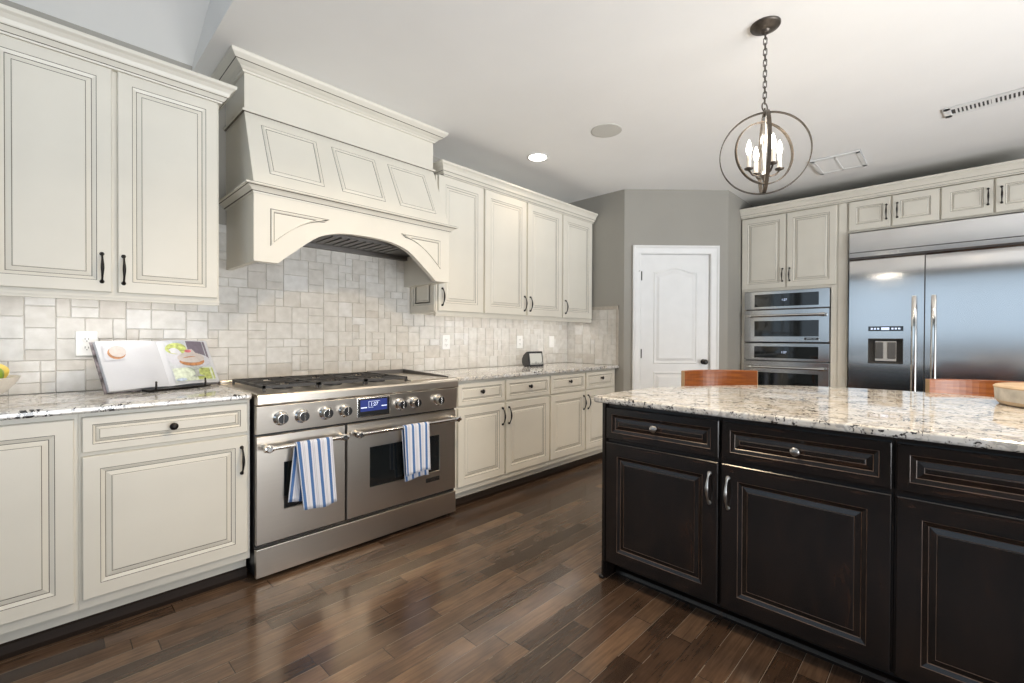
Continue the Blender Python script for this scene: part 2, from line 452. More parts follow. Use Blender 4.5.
def pull_mesh(h=0.125):
    mb = MB(); pts = []; rad = []
    for i in range(25):
        t = i / 24; z = (t - 0.5) * h
        d = 0.006 + 0.024 * math.sin(PI * t) ** 0.8
        e = abs(t - 0.5) * 2
        r = 0.0035 + 0.0030 * math.exp(-(e / 0.45) ** 2) + 0.0030 * math.exp(-((e - 0.97) / 0.09) ** 2)
        pts.append((0, -d, z)); rad.append(r)
    mb.tube(pts, rad, 10)
    for q in (-1, 1):
        mb.lathe([(0.0085, 0), (0.0085, 0.003), (0.006, 0.006), (0.004, 0.010)], (0, 0, q * h * 0.485), 'y', 14)
    return mb


def knob_mesh():
    mb = MB()
    mb.lathe([(0.009, 0), (0.009, 0.003), (0.0055, 0.006), (0.0055, 0.012), (0.011, 0.016), (0.0155, 0.021), (0.0155, 0.024), (0.011, 0.028), (0.004, 0.030)], (0, 0, 0), 'y', 20)
    return mb


_cache = {}


def fitting(kind, mat, parent, loc):
    key = (kind, mat)
    if key in _cache:
        return copy_part(_cache[key], parent, loc)
    mb = pull_mesh() if kind == 'pull' else knob_mesh()
    o = mb.build('door_pull' if kind == 'pull' else 'drawer_knob', M[mat], parent, loc)
    _cache[key] = o
    return o


CREAM = None
ESP = None


def cabinet(name, label, loc, rot, w, depth, z0, z1, fronts, mats, hw, group=None, rail=None, toe=None, extra=None, cat='cabinet', low=None):
    """loc is the left end of the face-frame plane; local x runs right, -y out of the face"""
    r = thing(name, label, cat, (loc[0], loc[1], 0 if toe else z0), rot, group)
    o = 0 if toe else z0
    mb = MB(); mb.box(0, w, 0, depth, (toe or z0) - o, z1 - o)
    b = mb.build('cabinet_body', mats[0], r, bevel=0.0015)
    if toe:
        tb = MB(); tb.box(0, w, 0.06, depth, 0.05, toe); tb.build('toe_kick', mats[0], r)
        sh = MB(); sh.prism_x([(0.06, 0.0), (0.046, 0.0), (0.042, 0.02), (0.048, 0.05), (0.06, 0.055)], 0, w)
        sh.build('shoe_molding', mats[3], r)
    if rail:
        rb = MB(); rb.box(0, w, -0.004, 0.02, -rail, 0.0); rb.box(0, w, -0.010, -0.002, -0.012, 0.0)
        rb.build('light_rail', mats[0], r)
    for f in fronts:
        x0, x1, a, c = f['r']
        kind = f['k']
        d = panel_front(kind, x0, x1, a - o, c - o, mats[:3], r, frame=f.get('fr', 0.052 if kind == 'door' else 0.030), small=(kind == 'drawer_front' or f.get('small', False)))
        h = f.get('h')
        if h:
            fitting('knob' if kind == 'drawer_front' else 'pull', hw, d, (h[0], -0.020, h[1] - o))
    return r


CR = lambda: (M['cream'], M['glaze'], M['glaze2'], M['floor'])
SHOE = simple('dark_shoe_wood', (0.020, 0.012, 0.008), 0.6, spec=0.25)
CM = (M['cream'], M['glaze'], M['glaze2'], SHOE)
EM = (M['espresso'], M['espglaze'], M['espglaze'], M['esprail'])

CEIL = 2.65
# ---------------------------------------------------------------- setting
struct(MB().box(-4.6, 5.3, -6.8, 0.15, -0.08, 0.0).build('floor', M['floor']))
struct(MB().box(-0.10, 5.3, -6.8, 0.15, CEIL, CEIL + 0.12).build('ceiling', M['ceil']))
SL = 0.45
mb = MB()
# vaulted ceiling over the room on the left, rising away from the range wall
V0 = CEIL + 0.028
mb.prism_x([(0.0, V0), (-3.4, V0 + 3.4 * SL), (-6.8, V0), (-6.8, V0 + 0.1), (-3.4, V0 + 3.4 * SL + 0.1), (0.0, V0 + 0.1)], -4.6, -0.12)
struct(mb.build('ceiling_vault', M['ceil']))
mb = MB(); mb.prism_x([(0.0, CEIL), (0.0, V0), (-3.4, V0 + 3.4 * SL), (-6.8, V0), (-6.8, CEIL)], -0.12, -0.10)
struct(mb.build('ceiling_step', M['ceil']))
mb = MB(); mb.box(-1.6, 3.42, 0.0, 0.14, 0, CEIL); mb.box(-4.6, -0.12, 0.0, 0.14, CEIL, CEIL + 0.16); mb.box(-4.6, -4.5, 0.0, 0.14, 0, CEIL); mb.box(-4.5, -1.6, 0.0, 0.14, 0, 0.15); mb.box(-4.5, -1.6, 0.0, 0.14, 2.50, CEIL)
struct(mb.build('wall_range', M['wallpaint']))
struct(MB().box(3.30, 3.42, -0.70, 0.0, 0, CEIL).build('wall_return', M['wallpaint']))
# pantry wall at 45 degrees, with an opening for its door
DX0, DY0 = 3.30, -0.70
q = math.sqrt(0.5)
pw = bpy.data.objects.new('wall_pantry', None); C.objects.link(pw); pw.location = (DX0, DY0, 0); pw.rotation_euler = (0, 0, -PI / 4); struct(pw)
S0, S1, SW = 0.160, 0.858, 1.0325
mb = MB(); mb.box(0, S0, 0, 0.12, 0, CEIL); mb.box(S1, SW, 0, 0.12, 0, CEIL); mb.box(S0, S1, 0, 0.12, 2.02, CEIL)
mb.build('pantry_wall_surface', M['wallpaint'], pw)
AX, AY = DX0 + SW * q, DY0 - SW * q      # right end of the pantry wall
struct(MB().box(AX, 5.20, AY, AY + 0.12, 0, CEIL).build('wall_alcove', M['wallpaint']))
struct(MB().box(5.08, 5.20, -6.8, AY, 0, CEIL).build('wall_fridge', M['wallpaint']))


def window_wall(name, along, pos, a0, a1, openings, z0=0.0, ztop=CEIL):
    """outside wall with window openings; along = 'x' or 'y'"""
    mb = MB(); t = 0.16

    def bx(p0, p1, za, zb):
        if along == 'y':
            mb.box(pos - t, pos, p0, p1, za, zb)
        else:
            mb.box(p0, p1, pos - t, pos, za, zb)
    cur = a0
    for (p0, p1, za, zb) in openings:
        bx(cur, p0, z0, ztop); bx(p0, p1, z0, za); bx(p0, p1, zb, ztop); cur = p1
    bx(cur, a1, z0, ztop)
    return struct(mb.build(name, M['wallpaint']))


window_wall('wall_left', 'y', -4.6, -6.8, 0.0, [(-5.6, -0.08, 1.02, 2.63)], ztop=4.3)
window_wall('wall_rear', 'x', -6.8, -4.6, 5.2, [(-1.8, 3.0, 0.1, 2.6)])
for nm, along, pos, p0, p1, za, zb, n in (('window_1', 'y', -4.68, -5.6, -0.08, 1.02, 2.63, 5), ('window_2', 'x', -6.88, -1.8, 3.0, 0.1, 2.6, 4), ('window_3', 'x', 0.07, -4.5, -1.6, 0.15, 2.50, 3)):
    mb = MB(); fr = 0.05

    def wb(a, b2, c, d):
        if along == 'y':
            mb.box(pos - 0.03, pos + 0.03, a, b2, c, d)
        else:
            mb.box(a, b2, pos - 0.03, pos + 0.03, c, d)
    for i in range(n + 1):
        x = p0 + (p1 - p0) * i / n
        wb(x - fr / 2, x + fr / 2, za, zb)
    for z in (za, za + (zb - za) * 0.5, zb):
        wb(p0, p1, z - fr / 2, z + fr / 2)
    struct(mb.build(nm, M['white']))

# ---------------------------------------------------------------- backsplash of mixed travertine tiles
U = 0.0508


def tiles(name, place, cols, rows, skip, seed, frac_last=None):
    """place(u, w, d) -> point; u along, w up, d out of the wall"""
    rng = random.Random(seed); occ = [[skip(i, j) for j in range(rows)] for i in range(cols)]
    mb = MB(); tint = []
    shapes = [(2, 2)] * 7 + [(2, 1)] * 6 + [(1, 2)] * 1 + [(1, 1)] * 2 + [(3, 2)] * 2
    for j in range(rows):
        for i in range(cols):
            if occ[i][j]:
                continue
            opts = shapes[:]; rng.shuffle(opts)
            for (a, b2) in opts + [(1, 1)]:
                if i + a <= cols and j + b2 <= rows and not any(occ[i + p][j + r] for p in range(a) for r in range(b2)):
                    break
            for p in range(a):
                for r in range(b2):
                    occ[i + p][j + r] = True
            g = 0.0009; e = 0.0022
            u0, u1, w0, w1 = i * U + g, (i + a) * U - g, j * U + g, (j + b2) * U - g
            d = 0.0075 + rng.random() * 0.0012
            lo = [(u0, w0), (u1, w0), (u1, w1), (u0, w1)]; hi = [(u0 + e, w0 + e), (u1 - e, w0 + e), (u1 - e, w1 - e), (u0 + e, w1 - e)]
            lp = [[place(x, y, 0.002) for x, y in lo], [place(x, y, d - 0.0025) for x, y in lo], [place(x, y, d) for x, y in hi]]
            mb.loops(lp, 0, None, 0); tint += [min(1, max(0, rng.gauss(0.60, 0.145)))] * 9
    g0 = len(mb.f)
    me = mb.build(name, [M['tile'], M['grout']], recalc=True)
    at = me.data.attributes.new('tint', 'FLOAT', 'FACE')
    for k, val in enumerate(tint):
        at.data[k].value = val
    return struct(me)


ZT = 0.914
bsX0 = -1.32
hood0, hood1 = int((0.0 - bsX0) / U), int((1.30 - bsX0) / U)
nr_low = 9
struct(MB().box(bsX0, 3.30, -0.0025, 0.0, ZT, ZT + nr_low * U).build('backsplash_grout', M['grout']))
struct(MB().box(-0.08, 1.30, -0.0025, 0.0, ZT + nr_low * U, ZT + 18 * U).build('backsplash_grout', M['grout']))
tiles('backsplash', lambda u, w, d: (bsX0 + u, -d, ZT + w), 91, 18, lambda i, j: j >= nr_low and not (hood0 - 2 <= i < hood1), 5)
struct(MB().box(3.2975, 3.30, -0.64, 0.0, ZT, 1.50).build('backsplash_return_grout', M['grout']))
tiles('backsplash_return', lambda u, w, d: (3.30 - d, -0.009 - u, ZT + w), 12, 11, lambda i, j: j >= 9 and i < 6, 11)
mb = MB(); mb.box(3.286, 3.30, -0.642, -0.62, ZT, 1.505); mb.box(3.288, 3.30, -0.642, -0.30, ZT + 11 * U, 1.505)
struct(mb.build('trim_1', M['tile']))

# ---------------------------------------------------------------- pantry door (in the opening of the pantry wall)
dr = bpy.data.objects.new('door_1', None); C.objects.link(dr); dr.location = (DX0, DY0, 0); dr.rotation_euler = (0, 0, -PI / 4); struct(dr)
mb = MB(); mb.box(S0 + 0.006, S1 - 0.006, 0.012, 0.047, 0.01, 2.010)


def arch_loop(x0, x1, z0, z1, i, y, rise):
    lp = [(x0 + i, y, z0 + i), (x1 - i, y, z0 + i)]; n = 18; w = x1 - x0 - 2 * i
    for k in range(n + 1):
        t = k / n; x = x1 - i - w * t
        s = abs(t - 0.5) * 2
        z = z1 - i - rise * (0.5 - 0.5 * math.cos(PI * min(1, s / 0.92))) if rise else z1 - i
        lp.append((x, y, z))
    return lp


for (z0, z1, rise) in ((0.93, 1.885, 0.045), (0.22, 0.85, 0.0)):
    x0, x1 = 0.297, 0.736
    pr = [(0, 0.012), (0.006, 0.0065), (0.014, 0.0065), (0.022, 0.0125), (0.030, 0.0125), (0.055, 0.006), (0.060, 0.0058)]
    mb.loops([arch_loop(x0, x1, z0, z1, i, y, rise) for i, y in pr], 0, None, 0, smooth=False)
slab = mb.build('door_slab', M['white'], dr)
kb = MB(); kb.lathe([(0.026, 0), (0.026, 0.004), (0.013, 0.010), (0.011, 0.030), (0.022, 0.040), (0.027, 0.052), (0.024, 0.062), (0.010, 0.067)], (0.795, 0.012, 0.952), 'y', 24)
kb.build('door_knob', M['bronze'], dr)
for z in (1.80, 1.03, 0.25):
    hb = MB(); hb.tube([(0.163, 0.004, z - 0.045), (0.163, 0.004, z + 0.045)], 0.006, 8); hb.box(0.155, 0.182, 0.0085, 0.0115, z - 0.045, z + 0.045)
    if z > 1.5:
        hb.tube([(0.163, 0.0, z + 0.045), (0.150, -0.014, z + 0.047), (0.140, -0.016, z + 0.040)], 0.004, 6)
    hb.build('hinge', M['bronze'], dr)
mb = MB()
co, ci = 0.082, 0.0
for prf in ([(0.0, 0.0), (0.0, -0.012), (0.010, -0.017), (0.055, -0.020), (0.070, -0.028), (0.082, -0.026), (0.082, 0.0)],):
    def cas(off, y):
        a, b2, t = S0 + 0.004 - off, S1 - 0.004 + off, 2.014 + off
        return [(a, y, 0.0), (a, y, t), (b2, y, t), (b2, y, 0.0)]
    lps = [cas(o_, y_) for o_, y_ in prf]
    for k in range(len(lps) - 1):
        for j in range(3):
            mb.face([lps[k][j], lps[k][j + 1], lps[k + 1][j + 1], lps[k + 1][j]], 0)
struct(mb.build('trim_2', M['white'], None))
bpy.data.objects['trim_2'].location = (DX0, DY0, 0); bpy.data.objects['trim_2'].rotation_euler = (0, 0, -PI / 4)
jb = MB(); jb.box(S0, S0 + 0.005, 0.0, 0.12, 0, 2.02); jb.box(S1 - 0.005, S1, 0.0, 0.12, 0, 2.02); jb.box(S0, S1, 0.0, 0.12, 2.012, 2.02); jb.box(S0, S1, 0.09, 0.12, 0, 2.02)
jb.build('door_jamb', M['white'], dr)


def baseboard(name, p0, p1, rot=None):
    d = Vector(p1) - Vector(p0); ln = d.length
    mb = MB(); mb.prism_x([(0, 0), (-0.014, 0), (-0.014, 0.09), (-0.008, 0.11), (0, 0.12)], 0, ln)
    o = mb.build(name, M['white']); o.location = (p0[0], p0[1], 0); o.rotation_euler = (0, 0, math.atan2(d.y, d.x))
    return struct(o)


baseboard('baseboard_left', (DX0, DY0, 0), (DX0 + 0.07 * q, DY0 - 0.07 * q, 0))
baseboard('baseboard_right', (DX0 + 0.945 * q, DY0 - 0.945 * q, 0), (AX, AY, 0))
baseboard('baseboard_alcove', (AX, AY, 0), (4.395, AY, 0))

# ---------------------------------------------------------------- base cabinets on the range wall
FF = -0.612        # face-frame plane; doors stand proud of it
cabinet('base_cabinet', 'cream glazed base cabinet with a full-height raised panel door, under the fruit bowl', (-1.06, FF, 0), 0, 0.45, 0.609, 0, 0.883,
        [dict(k='door', r=(0.02, 0.438, 0.155, 0.862), h=(0.05, 0.60))], CM, 'bronze', toe=0.115)
cabinet('base_cabinet', 'cream glazed base cabinet with one drawer above a wide door, under the open cookbook', (-0.61, FF, 0), 0, 0.60, 0.609, 0, 0.883,
        [dict(k='drawer_front', r=(0.010, 0.586, 0.728, 0.866), h=(0.296, 0.797)), dict(k='door', r=(0.010, 0.586, 0.155, 0.712), h=(0.560, 0.598))], CM, 'bronze', toe=0.115)
cabinet('base_cabinet', 'cream two-door base cabinet with two drawers, standing right beside the steel range', (1.240, FF, 0), 0, 1.005, 0.609, 0, 0.883,
        [dict(k='drawer_front', r=(0.022, 0.466, 0.712, 0.866), h=(0.232, 0.800)), dict(k='drawer_front', r=(0.486, 0.996, 0.712, 0.866), h=(0.745, 0.800)),
         dict(k='door', r=(0.022, 0.466, 0.157, 0.697), h=(0.444, 0.597)), dict(k='door', r=(0.486, 0.996, 0.157, 0.697), h=(0.512, 0.597))], CM, 'bronze', toe=0.115)
cabinet('base_cabinet', 'cream two-door base cabinet with two drawers at the grey wall end of the counter', (2.246, FF, 0), 0, 1.035, 0.609, 0, 0.883,
        [dict(k='drawer_front', r=(0.008, 0.498, 0.712, 0.866), h=(0.262, 0.804)), dict(k='drawer_front', r=(0.518, 0.985, 0.712, 0.866), h=(0.760, 0.804)),
         dict(k='door', r=(0.008, 0.498, 0.157, 0.697), h=(0.474, 0.597)), dict(k='door', r=(0.518, 0.985, 0.157, 0.697), h=(0.544, 0.597))], CM, 'bronze', toe=0.115)


def counter(name, label, poly, z0, z1, cat='countertop', edge=0.009):
    mb = MB(); mb.prism_z(poly, z0, z1)
    o = mb.build(name, M['granite'], None, bevel=edge, seg=4)
    for p in o.data.polygons:
        p.use_smooth = False
    return tag(o, label, cat)


counter('granite_countertop', 'speckled granite countertop left of the range, carrying the cookbook', [(-1.32, -0.655), (-0.012, -0.655), (-0.012, -0.010), (-1.32, -0.010)], 0.884, 0.914)
counter('granite_countertop', 'speckled granite countertop right of the range, carrying the smart display', [(1.231, -0.655), (3.292, -0.655), (3.292, -0.010), (1.231, -0.010)], 0.884, 0.914)

# ---------------------------------------------------------------- wall cabinets on the range wall
UF = -0.331
cabinet('wall_cabinet', 'cream glazed double-door wall cabinet left of the range hood', (-0.895, UF, 0), 0, 0.823, 0.330, 1.365, 2.366,
        [dict(k='door', r=(0.022, 0.408, 1.377, 2.366), h=(0.374, 1.482), fr=0.050), dict(k='door', r=(0.428, 0.814, 1.377, 2.366), h=(0.447, 1.480), fr=0.050)], CM, 'bronze', rail=0.024)


def cab_crown(name, label, x0, x1, y, z, ends=(True, True), rot=0, loc=(0, 0, 0), ywall=0.330, h=0.088):
    """crown moulding along a cabinet run: profile in (out, up), mitred back at the open ends"""
    prof = [(0.0, 0.0, 0), (0.006, 0.0, 0), (0.008, 0.008, 0), (0.012, 0.0095, 1), (0.014, 0.013, 0), (0.022, 0.025, 0), (0.025, 0.028, 0), (0.028, 0.0295, 1),
            (0.031, 0.034, 0), (0.036, 0.050, 0), (0.047, 0.065, 0), (0.058, 0.073, 0), (0.060, 0.077, 0), (0.060, h, 0), (0.0, h, 0)]
    mb = MB(); lps = []
    for o_, z_, _ in prof:
        a = x0 - (o_ if ends[0] else 0); b2 = x1 + (o_ if ends[1] else 0)
        lps.append([(a, ywall, z_), (a, -o_, z_), (b2, -o_, z_), (b2, ywall, z_)])
    for k in range(len(prof) - 1):
        for j in range(3):
            if (j == 0 and not ends[0]) or (j == 2 and not ends[1]):
                continue
            mb.face([lps[k][j], lps[k][j + 1], lps[k + 1][j + 1], lps[k + 1][j]], prof[k + 1][2])
    # closed top, bottom and ends so the run is solid
    for k, z_ in ((0, prof[0][1]), (len(prof) - 2, h)):
        mb.face(lps[k], 0)
    for j, e in ((0, ends[0]), (2, ends[1])):
        if not e:
            x = x0 if j == 0 else x1
            mb.face([(x, -o_, z_) for o_, z_, _ in prof], 0)
            mb.face([(x, 0, 0), (x, ywall, 0), (x, ywall, h), (x, 0, h)], 0)
    mb.face([(x0, ywall, 0), (x1, ywall, 0), (x1, ywall, h), (x0, ywall, h)], 0)
    o = mb.build(name, [M['cream'], M['glaze']], None)
    o.location = (loc[0], loc[1] if loc[1] else y, z); o.rotation_euler = (0, 0, rot)
    return tag(o, label, 'crown molding')


cab_crown('crown_molding', 'cream crown molding capping the wall cabinet left of the hood', -0.895, -0.068, UF - 0.018, 2.367, (True, True), ywall=0.346)
a_cab = cabinet('wall_cabinet', 'cream single-door wall cabinet half hidden behind the range hood', (1.292, UF, 0), 0, 0.461, 0.330, 1.365, 2.366,
                [dict(k='door', r=(0.014, 0.452, 1.377, 2.366), h=(0.045, 1.480), fr=0.060)], CM, 'bronze', rail=0.024)
# decorated end panel of that cabinet, facing the range
sp = bpy.data.objects.new('end_panel', panel_front('end_panel', 0.015, 0.325, 0.012, 1.0, CM[:3], None, yf=-0.006, th=0.006, frame=0.045).data)
C.objects.link(sp)
for o in list(bpy.data.objects):
    if o.name.startswith('end_panel') and o is not sp:
        bpy.data.objects.remove(o)
sp.name = 'end_panel'; sp.parent = a_cab; sp.rotation_euler = (0, 0, -PI / 2); sp.location = (0.0, 0.335, 0)
cabinet('wall_cabinet', 'cream double-door wall cabinet above the smart display', (1.753, UF, 0), 0, 1.014, 0.330, 1.365, 2.366,
        [dict(k='door', r=(0.008, 0.499, 1.377, 2.366), h=(0.474, 1.480), fr=0.060), dict(k='door', r=(0.519, 1.006, 1.377, 2.366), h=(0.548, 1.480), fr=0.060)], CM, 'bronze', rail=0.024)
cabinet('wall_cabinet', 'cream single-door wall cabinet at the grey wall end of the run', (2.767, UF, 0), 0, 0.508, 0.330, 1.365, 2.366,
        [dict(k='door', r=(0.010, 0.492, 1.377, 2.366), h=(0.045, 1.480), fr=0.060)], CM, 'bronze', rail=0.024)
cab_crown('crown_molding', 'cream crown molding capping the wall cabinets right of the hood', 1.352, 3.275, UF - 0.018, 2.367, (True, False), ywall=0.348)

# under-cabinet lamps
for nm, lab, x0, x1, pw_ in (('under_cabinet_light', 'slim lit strip under the wall cabinet left of the hood', -0.86, -0.11, 1.6), ('under_cabinet_light', 'slim lit strip under the wall cabinets right of the hood', 1.36, 3.22, 3.3)):
    t = thing(nm, lab, 'light', ((x0 + x1) / 2, -0.25, 1.352))
    hw = (x1 - x0) / 2
    MB().box(-hw, hw, -0.02, 0.02, 0.0, 0.012).build('housing', M['plate'], t)
    MB().box(-hw + 0.01, hw - 0.01, -0.012, 0.012, -0.002, 0.0).build('lens', M['led'], t)
    a = area('under_cabinet_lamp', ((x0 + x1) / 2, -0.25, 1.347), ((x0 + x1) / 2, -0.12, 0.9), x1 - x0 - 0.04, 0.03, pw_, (1.0, 0.96, 0.92))

# ---------------------------------------------------------------- range hood
HX0, HX1, HF = 0.042, 1.287, -0.495
hood = thing('range_hood', 'tall cream arched range hood with three sloped raised panels above the range', 'range hood', (0, 0, 1.567))
hz = 1.567
archp = [(0.158, 1.567), (0.20, 1.604), (0.25, 1.645), (0.295, 1.683), (0.34, 1.718), (0.377, 1.742), (0.42, 1.760), (0.463, 1.772), (0.51, 1.781), (0.58, 1.787), (0.665, 1.789)]
archp = archp + [(2 * 0.665 - x, z) for x, z in reversed(archp[:-1])]
mb = MB()
outl = [(HX0, hz), (archp[0][0], hz)] + archp[1:-1] + [(archp[-1][0], hz), (HX1, hz), (HX1, 1.925), (HX0, 1.925)]
fr_ = [(x, HF, z - hz) for x, z in outl]; bk_ = [(x, HF + 0.035, z - hz) for x, z in outl]
n = len(outl)
# face as strips above the arch
for k in range(len(archp) - 1):
    (xa, za), (xb, zb) = archp[k], archp[k + 1]
    for y in (HF, HF + 0.035):
        mb.face([(xa, y, za - hz), (xb, y, zb - hz), (xb, y, 1.925 - hz), (xa, y, 1.925 - hz)])
    mb.face([(xa, HF, za - hz), (xb, HF, zb - hz), (xb, HF + 0.035, zb - hz), (xa, HF + 0.035, za - hz)], 0, True)
for xa, xb in ((HX0, archp[0][0]), (archp[-1][0], HX1)):
    mb.box(xa, xb, HF, HF + 0.035, 0, 1.925 - hz)
mb.box(HX0, HX0 + 0.03, HF + 0.035, -0.009, 0, 1.925 - hz)
mb.box(HX1 - 0.055, HX1, HF + 0.035, -0.009, 0, 1.925 - hz)
mb.build('arched_skirt', M['cream'], hood, recalc=True)


def spandrel(flip):
    fx = (lambda x: 2 * 0.6645 - x) if flip else (lambda x: x)

    def lp(i, y):
        pts = []
        x0, zt = 0.120 + i, 1.846 - i
        zb = 1.652 + 1.35 * i; xr = 0.432 - 1.5 * i
        pts.append((x0, zt)); pts.append((x0, zb))
        for k in range(1, 10):
            t = k / 10
            x = x0 + (xr - x0) * t
            z = zb + (zt - zb) * (1 - (1 - t) ** 1.75)
            pts.append((x, z))
        pts.append((xr, zt))
        return [(fx(x), y, z - hz) for x, z in pts]
    mb = MB()
    pr = [(0, HF + 0.001), (0, HF - 0.001), (0.003, HF - 0.0012), (0.006, HF - 0.007), (0.013, HF - 0.007), (0.017, HF - 0.002), (0.020, HF - 0.001), (0.022, HF - 0.001)]
    mb.loops([lp(i, y) for i, y in pr], [1, 1, 0, 0, 0, 1, 0], None, 0)
    mb.build('spandrel_panel', [M['cream'], M['glaze']], hood)


spandrel(False); spandrel(True)


def hood_mold(name, y, x0, x1, z, prof, mi):
    mb = MB(); lps = []
    for o_, z_ in prof:
        lps.append([(x0 - o_, -0.001, z + z_), (x0 - o_, y - o_, z + z_), (x1 + o_, y - o_, z + z_), (x1 + o_, -0.001, z + z_)])
    for k in range(len(prof) - 1):
        for j in range(3):
            mb.face([lps[k][j], lps[k][j + 1], lps[k + 1][j + 1], lps[k + 1][j]], mi[k])
    mb.face(lps[0], 0); mb.face(lps[-1], 0)
    return mb.build(name, [M['cream'], M['glaze']], hood)


# belt moulding between the skirt and the slope (kept clear of the neighbour cabinets at its ends)
hood_mold('belt_molding', HF, HX0, HX1, 1.912 - hz, [(0.0, 0), (0.004, 0), (0.006, 0.008), (0.012, 0.010), (0.014, 0.013), (0.024, 0.024), (0.034, 0.030), (0.037, 0.033), (0.046, 0.035), (0.046, 0.042), (0.043, 0.045), (0.0, 0.048)],
          [0, 0, 1, 0, 0, 0, 1, 0, 0, 1, 0])
SY0, SZ0, SY1, SZ1 = -0.500, 1.955, -0.345, 2.372
mb = MB(); mb.prism_x([(-0.001, SZ0 - hz), (SY0, SZ0 - hz), (SY1, SZ1 - hz), (-0.001, SZ1 - hz)], HX0, HX1 - 0.004)
# taper the right edge in slightly as the hood rises
for i, v in enumerate(mb.v):
    if v[0] > 1 and v[2] > 2.2 - hz:
        mb.v[i] = (1.258, v[1], v[2])
mb.build('sloped_body', M['cream'], hood)
sd = Vector((0, SY1 - SY0, SZ1 - SZ0)); sl = sd.length; sd.normalize(); sn = Vector((0, -sd.z, sd.y))


def slope_panel(q4):
    """q4: (x, t) corners on the slope"""
    cx = sum(x for x, t in q4) / 4; ct = sum(t for x, t in q4) / 4

    def lp(i, d):
        pts = []
        for x, t in q4:
            xx = x + (i if x < cx else -i); tt = t + (i if t < ct else -i)
            p = Vector((xx, SY0, SZ0 - hz)) + sd * tt + sn * d; pts.append(p)
        return pts
    mb = MB()
    mb.loops([lp(i, d) for i, d in [(0, -0.001), (0, 0.0008), (0.002, 0.001), (0.010, 0.008), (0.016, 0.008), (0.020, 0.0035), (0.0225, 0.003), (0.025, 0.004)]], [1, 1, 0, 0, 0, 1, 0], None, 0)
    mb.build('raised_panel', [M['cream'], M['glaze']], hood)


zt = lambda z: (z - SZ0) / sd.z
for a0, a1, b0, b1 in ((0.126, 0.415, 0.116, 0.410), (0.521, 0.803, 0.500, 0.783), (0.907, 1.192, 0.875, 1.165)):
    slope_panel([(a0, zt(2.033)), (a1, zt(2.033)), (b1, zt(2.316)), (b0, zt(2.316))])
hood_mold('ledge', -0.346, HX0, 1.256, SZ1 - hz, [(0.0, -0.001), (0.010, 0.0), (0.013, 0.004), (0.013, 0.009), (0.010, 0.013), (0.0, 0.014)], [1, 0, 0, 0, 1])
mb = MB(); mb.box(HX0, 1.256, -0.345, -0.001, SZ1 + 0.01 - hz, CEIL - hz); mb.build('chimney_box', M['cream'], hood)
hood_mold('ceiling_crown', -0.345, HX0, 1.256, 2.575 - hz, [(0.0, 0.0), (0.010, 0.0), (0.012, 0.010), (0.018, 0.012), (0.028, 0.022), (0.040, 0.028), (0.044, 0.031), (0.052, 0.036), (0.055, 0.039), (0.074, 0.058), (0.077, 0.064), (0.079, 0.0745)],
          [0, 0, 0, 0, 0, 0, 0, 1, 0, 0, 0])
mb = MB()
mb.box(HX0 + 0.03, HX1 - 0.055, HF + 0.035, -0.01, 1.792 - hz, 1.80 - hz)
mb.box(HX0 + 0.03, HX1 - 0.055, -0.055, -0.010, 1.765 - hz, 1.792 - hz)
mb.build('liner', M['darksteel'], hood)
mb = MB(); mb.box(0.28, 1.04, -0.40, -0.14, 1.782 - hz, 1.792 - hz)
for k in range(14):
    mb.box(0.29 + k * 0.053, 0.325 + k * 0.053, -0.39, -0.15, 1.776 - hz, 1.783 - hz)
mb.build('grease_filter', M['darksteel'], hood)

# ---------------------------------------------------------------- range
rg = thing('range', 'wide stainless steel double oven gas range with seven knobs and blue display', 'range', (0, 0, 0))
RF = -0.662
MB().box(0.001, 1.217, -0.640, -0.012, 0.03, 0.895).build('oven_body', M['black'], rg)
MB().box(0.04, 1.18, -0.60, -0.05, 0.0, 0.03).build('plinth', M['black'], rg)
MB().box(0.001, 1.217, RF, -0.64, 0.022, 0.160).build('kick_panel', M['steel'], rg, bevel=0.003)
mb = MB(); mb.prism_x([(-0.640, 0.712), (-0.668, 0.714), (-0.676, 0.848), (-0.640, 0.850)], 0.001, 1.217)
cp = mb.build('control_panel', M['steel'], rg, bevel=0.002)
mb = MB(); mb.prism_x([(-0.640, 0.852), (-0.682, 0.852), (-0.688, 0.860), (-0.688, 0.894), (-0.683, 0.904), (-0.670, 0.909), (-0.012, 0.909), (-0.012, 0.897), (-0.640, 0.895)], 0.001, 1.217)
mb.build('cooktop', M['steel'], rg, bevel=0.002)
MB().box(0.001, 1.217, -0.050, -0.012, 0.909, 0.928).build('rear_trim', M['steel'], rg, bevel=0.002)


def oven_door(x0, x1, z0, z1, win):
    wx0, wx1, wz0, wz1 = win
    mb = MB(); yb = -0.640

    def rc(a, b2, c, d, y):
        return [(a, y, c), (b2, y, c), (b2, y, d), (a, y, d)]
    mb.loops([rc(x0, x1, z0, z1, yb), rc(x0, x1, z0, z1, RF + 0.003), rc(x0 + 0.003, x1 - 0.003, z0 + 0.003, z1 - 0.003, RF),
              rc(wx0, wx1, wz0, wz1, RF), rc(wx0 + 0.003, wx1 - 0.003, wz0 + 0.003, wz1 - 0.003, RF + 0.006)], 0, 0, None)
    d = mb.build('oven_door', M['steel'], rg)
    MB().box(wx0, wx1, RF + 0.005, RF + 0.009, wz0, wz1).build('window', M['glass'], d)
    return d


d1 = oven_door(0.003, 0.446, 0.180, 0.702, (0.128, 0.330, 0.327, 0.562))
d2 = oven_door(0.457, 1.214, 0.180, 0.702, (0.592, 1.086, 0.322, 0.556))


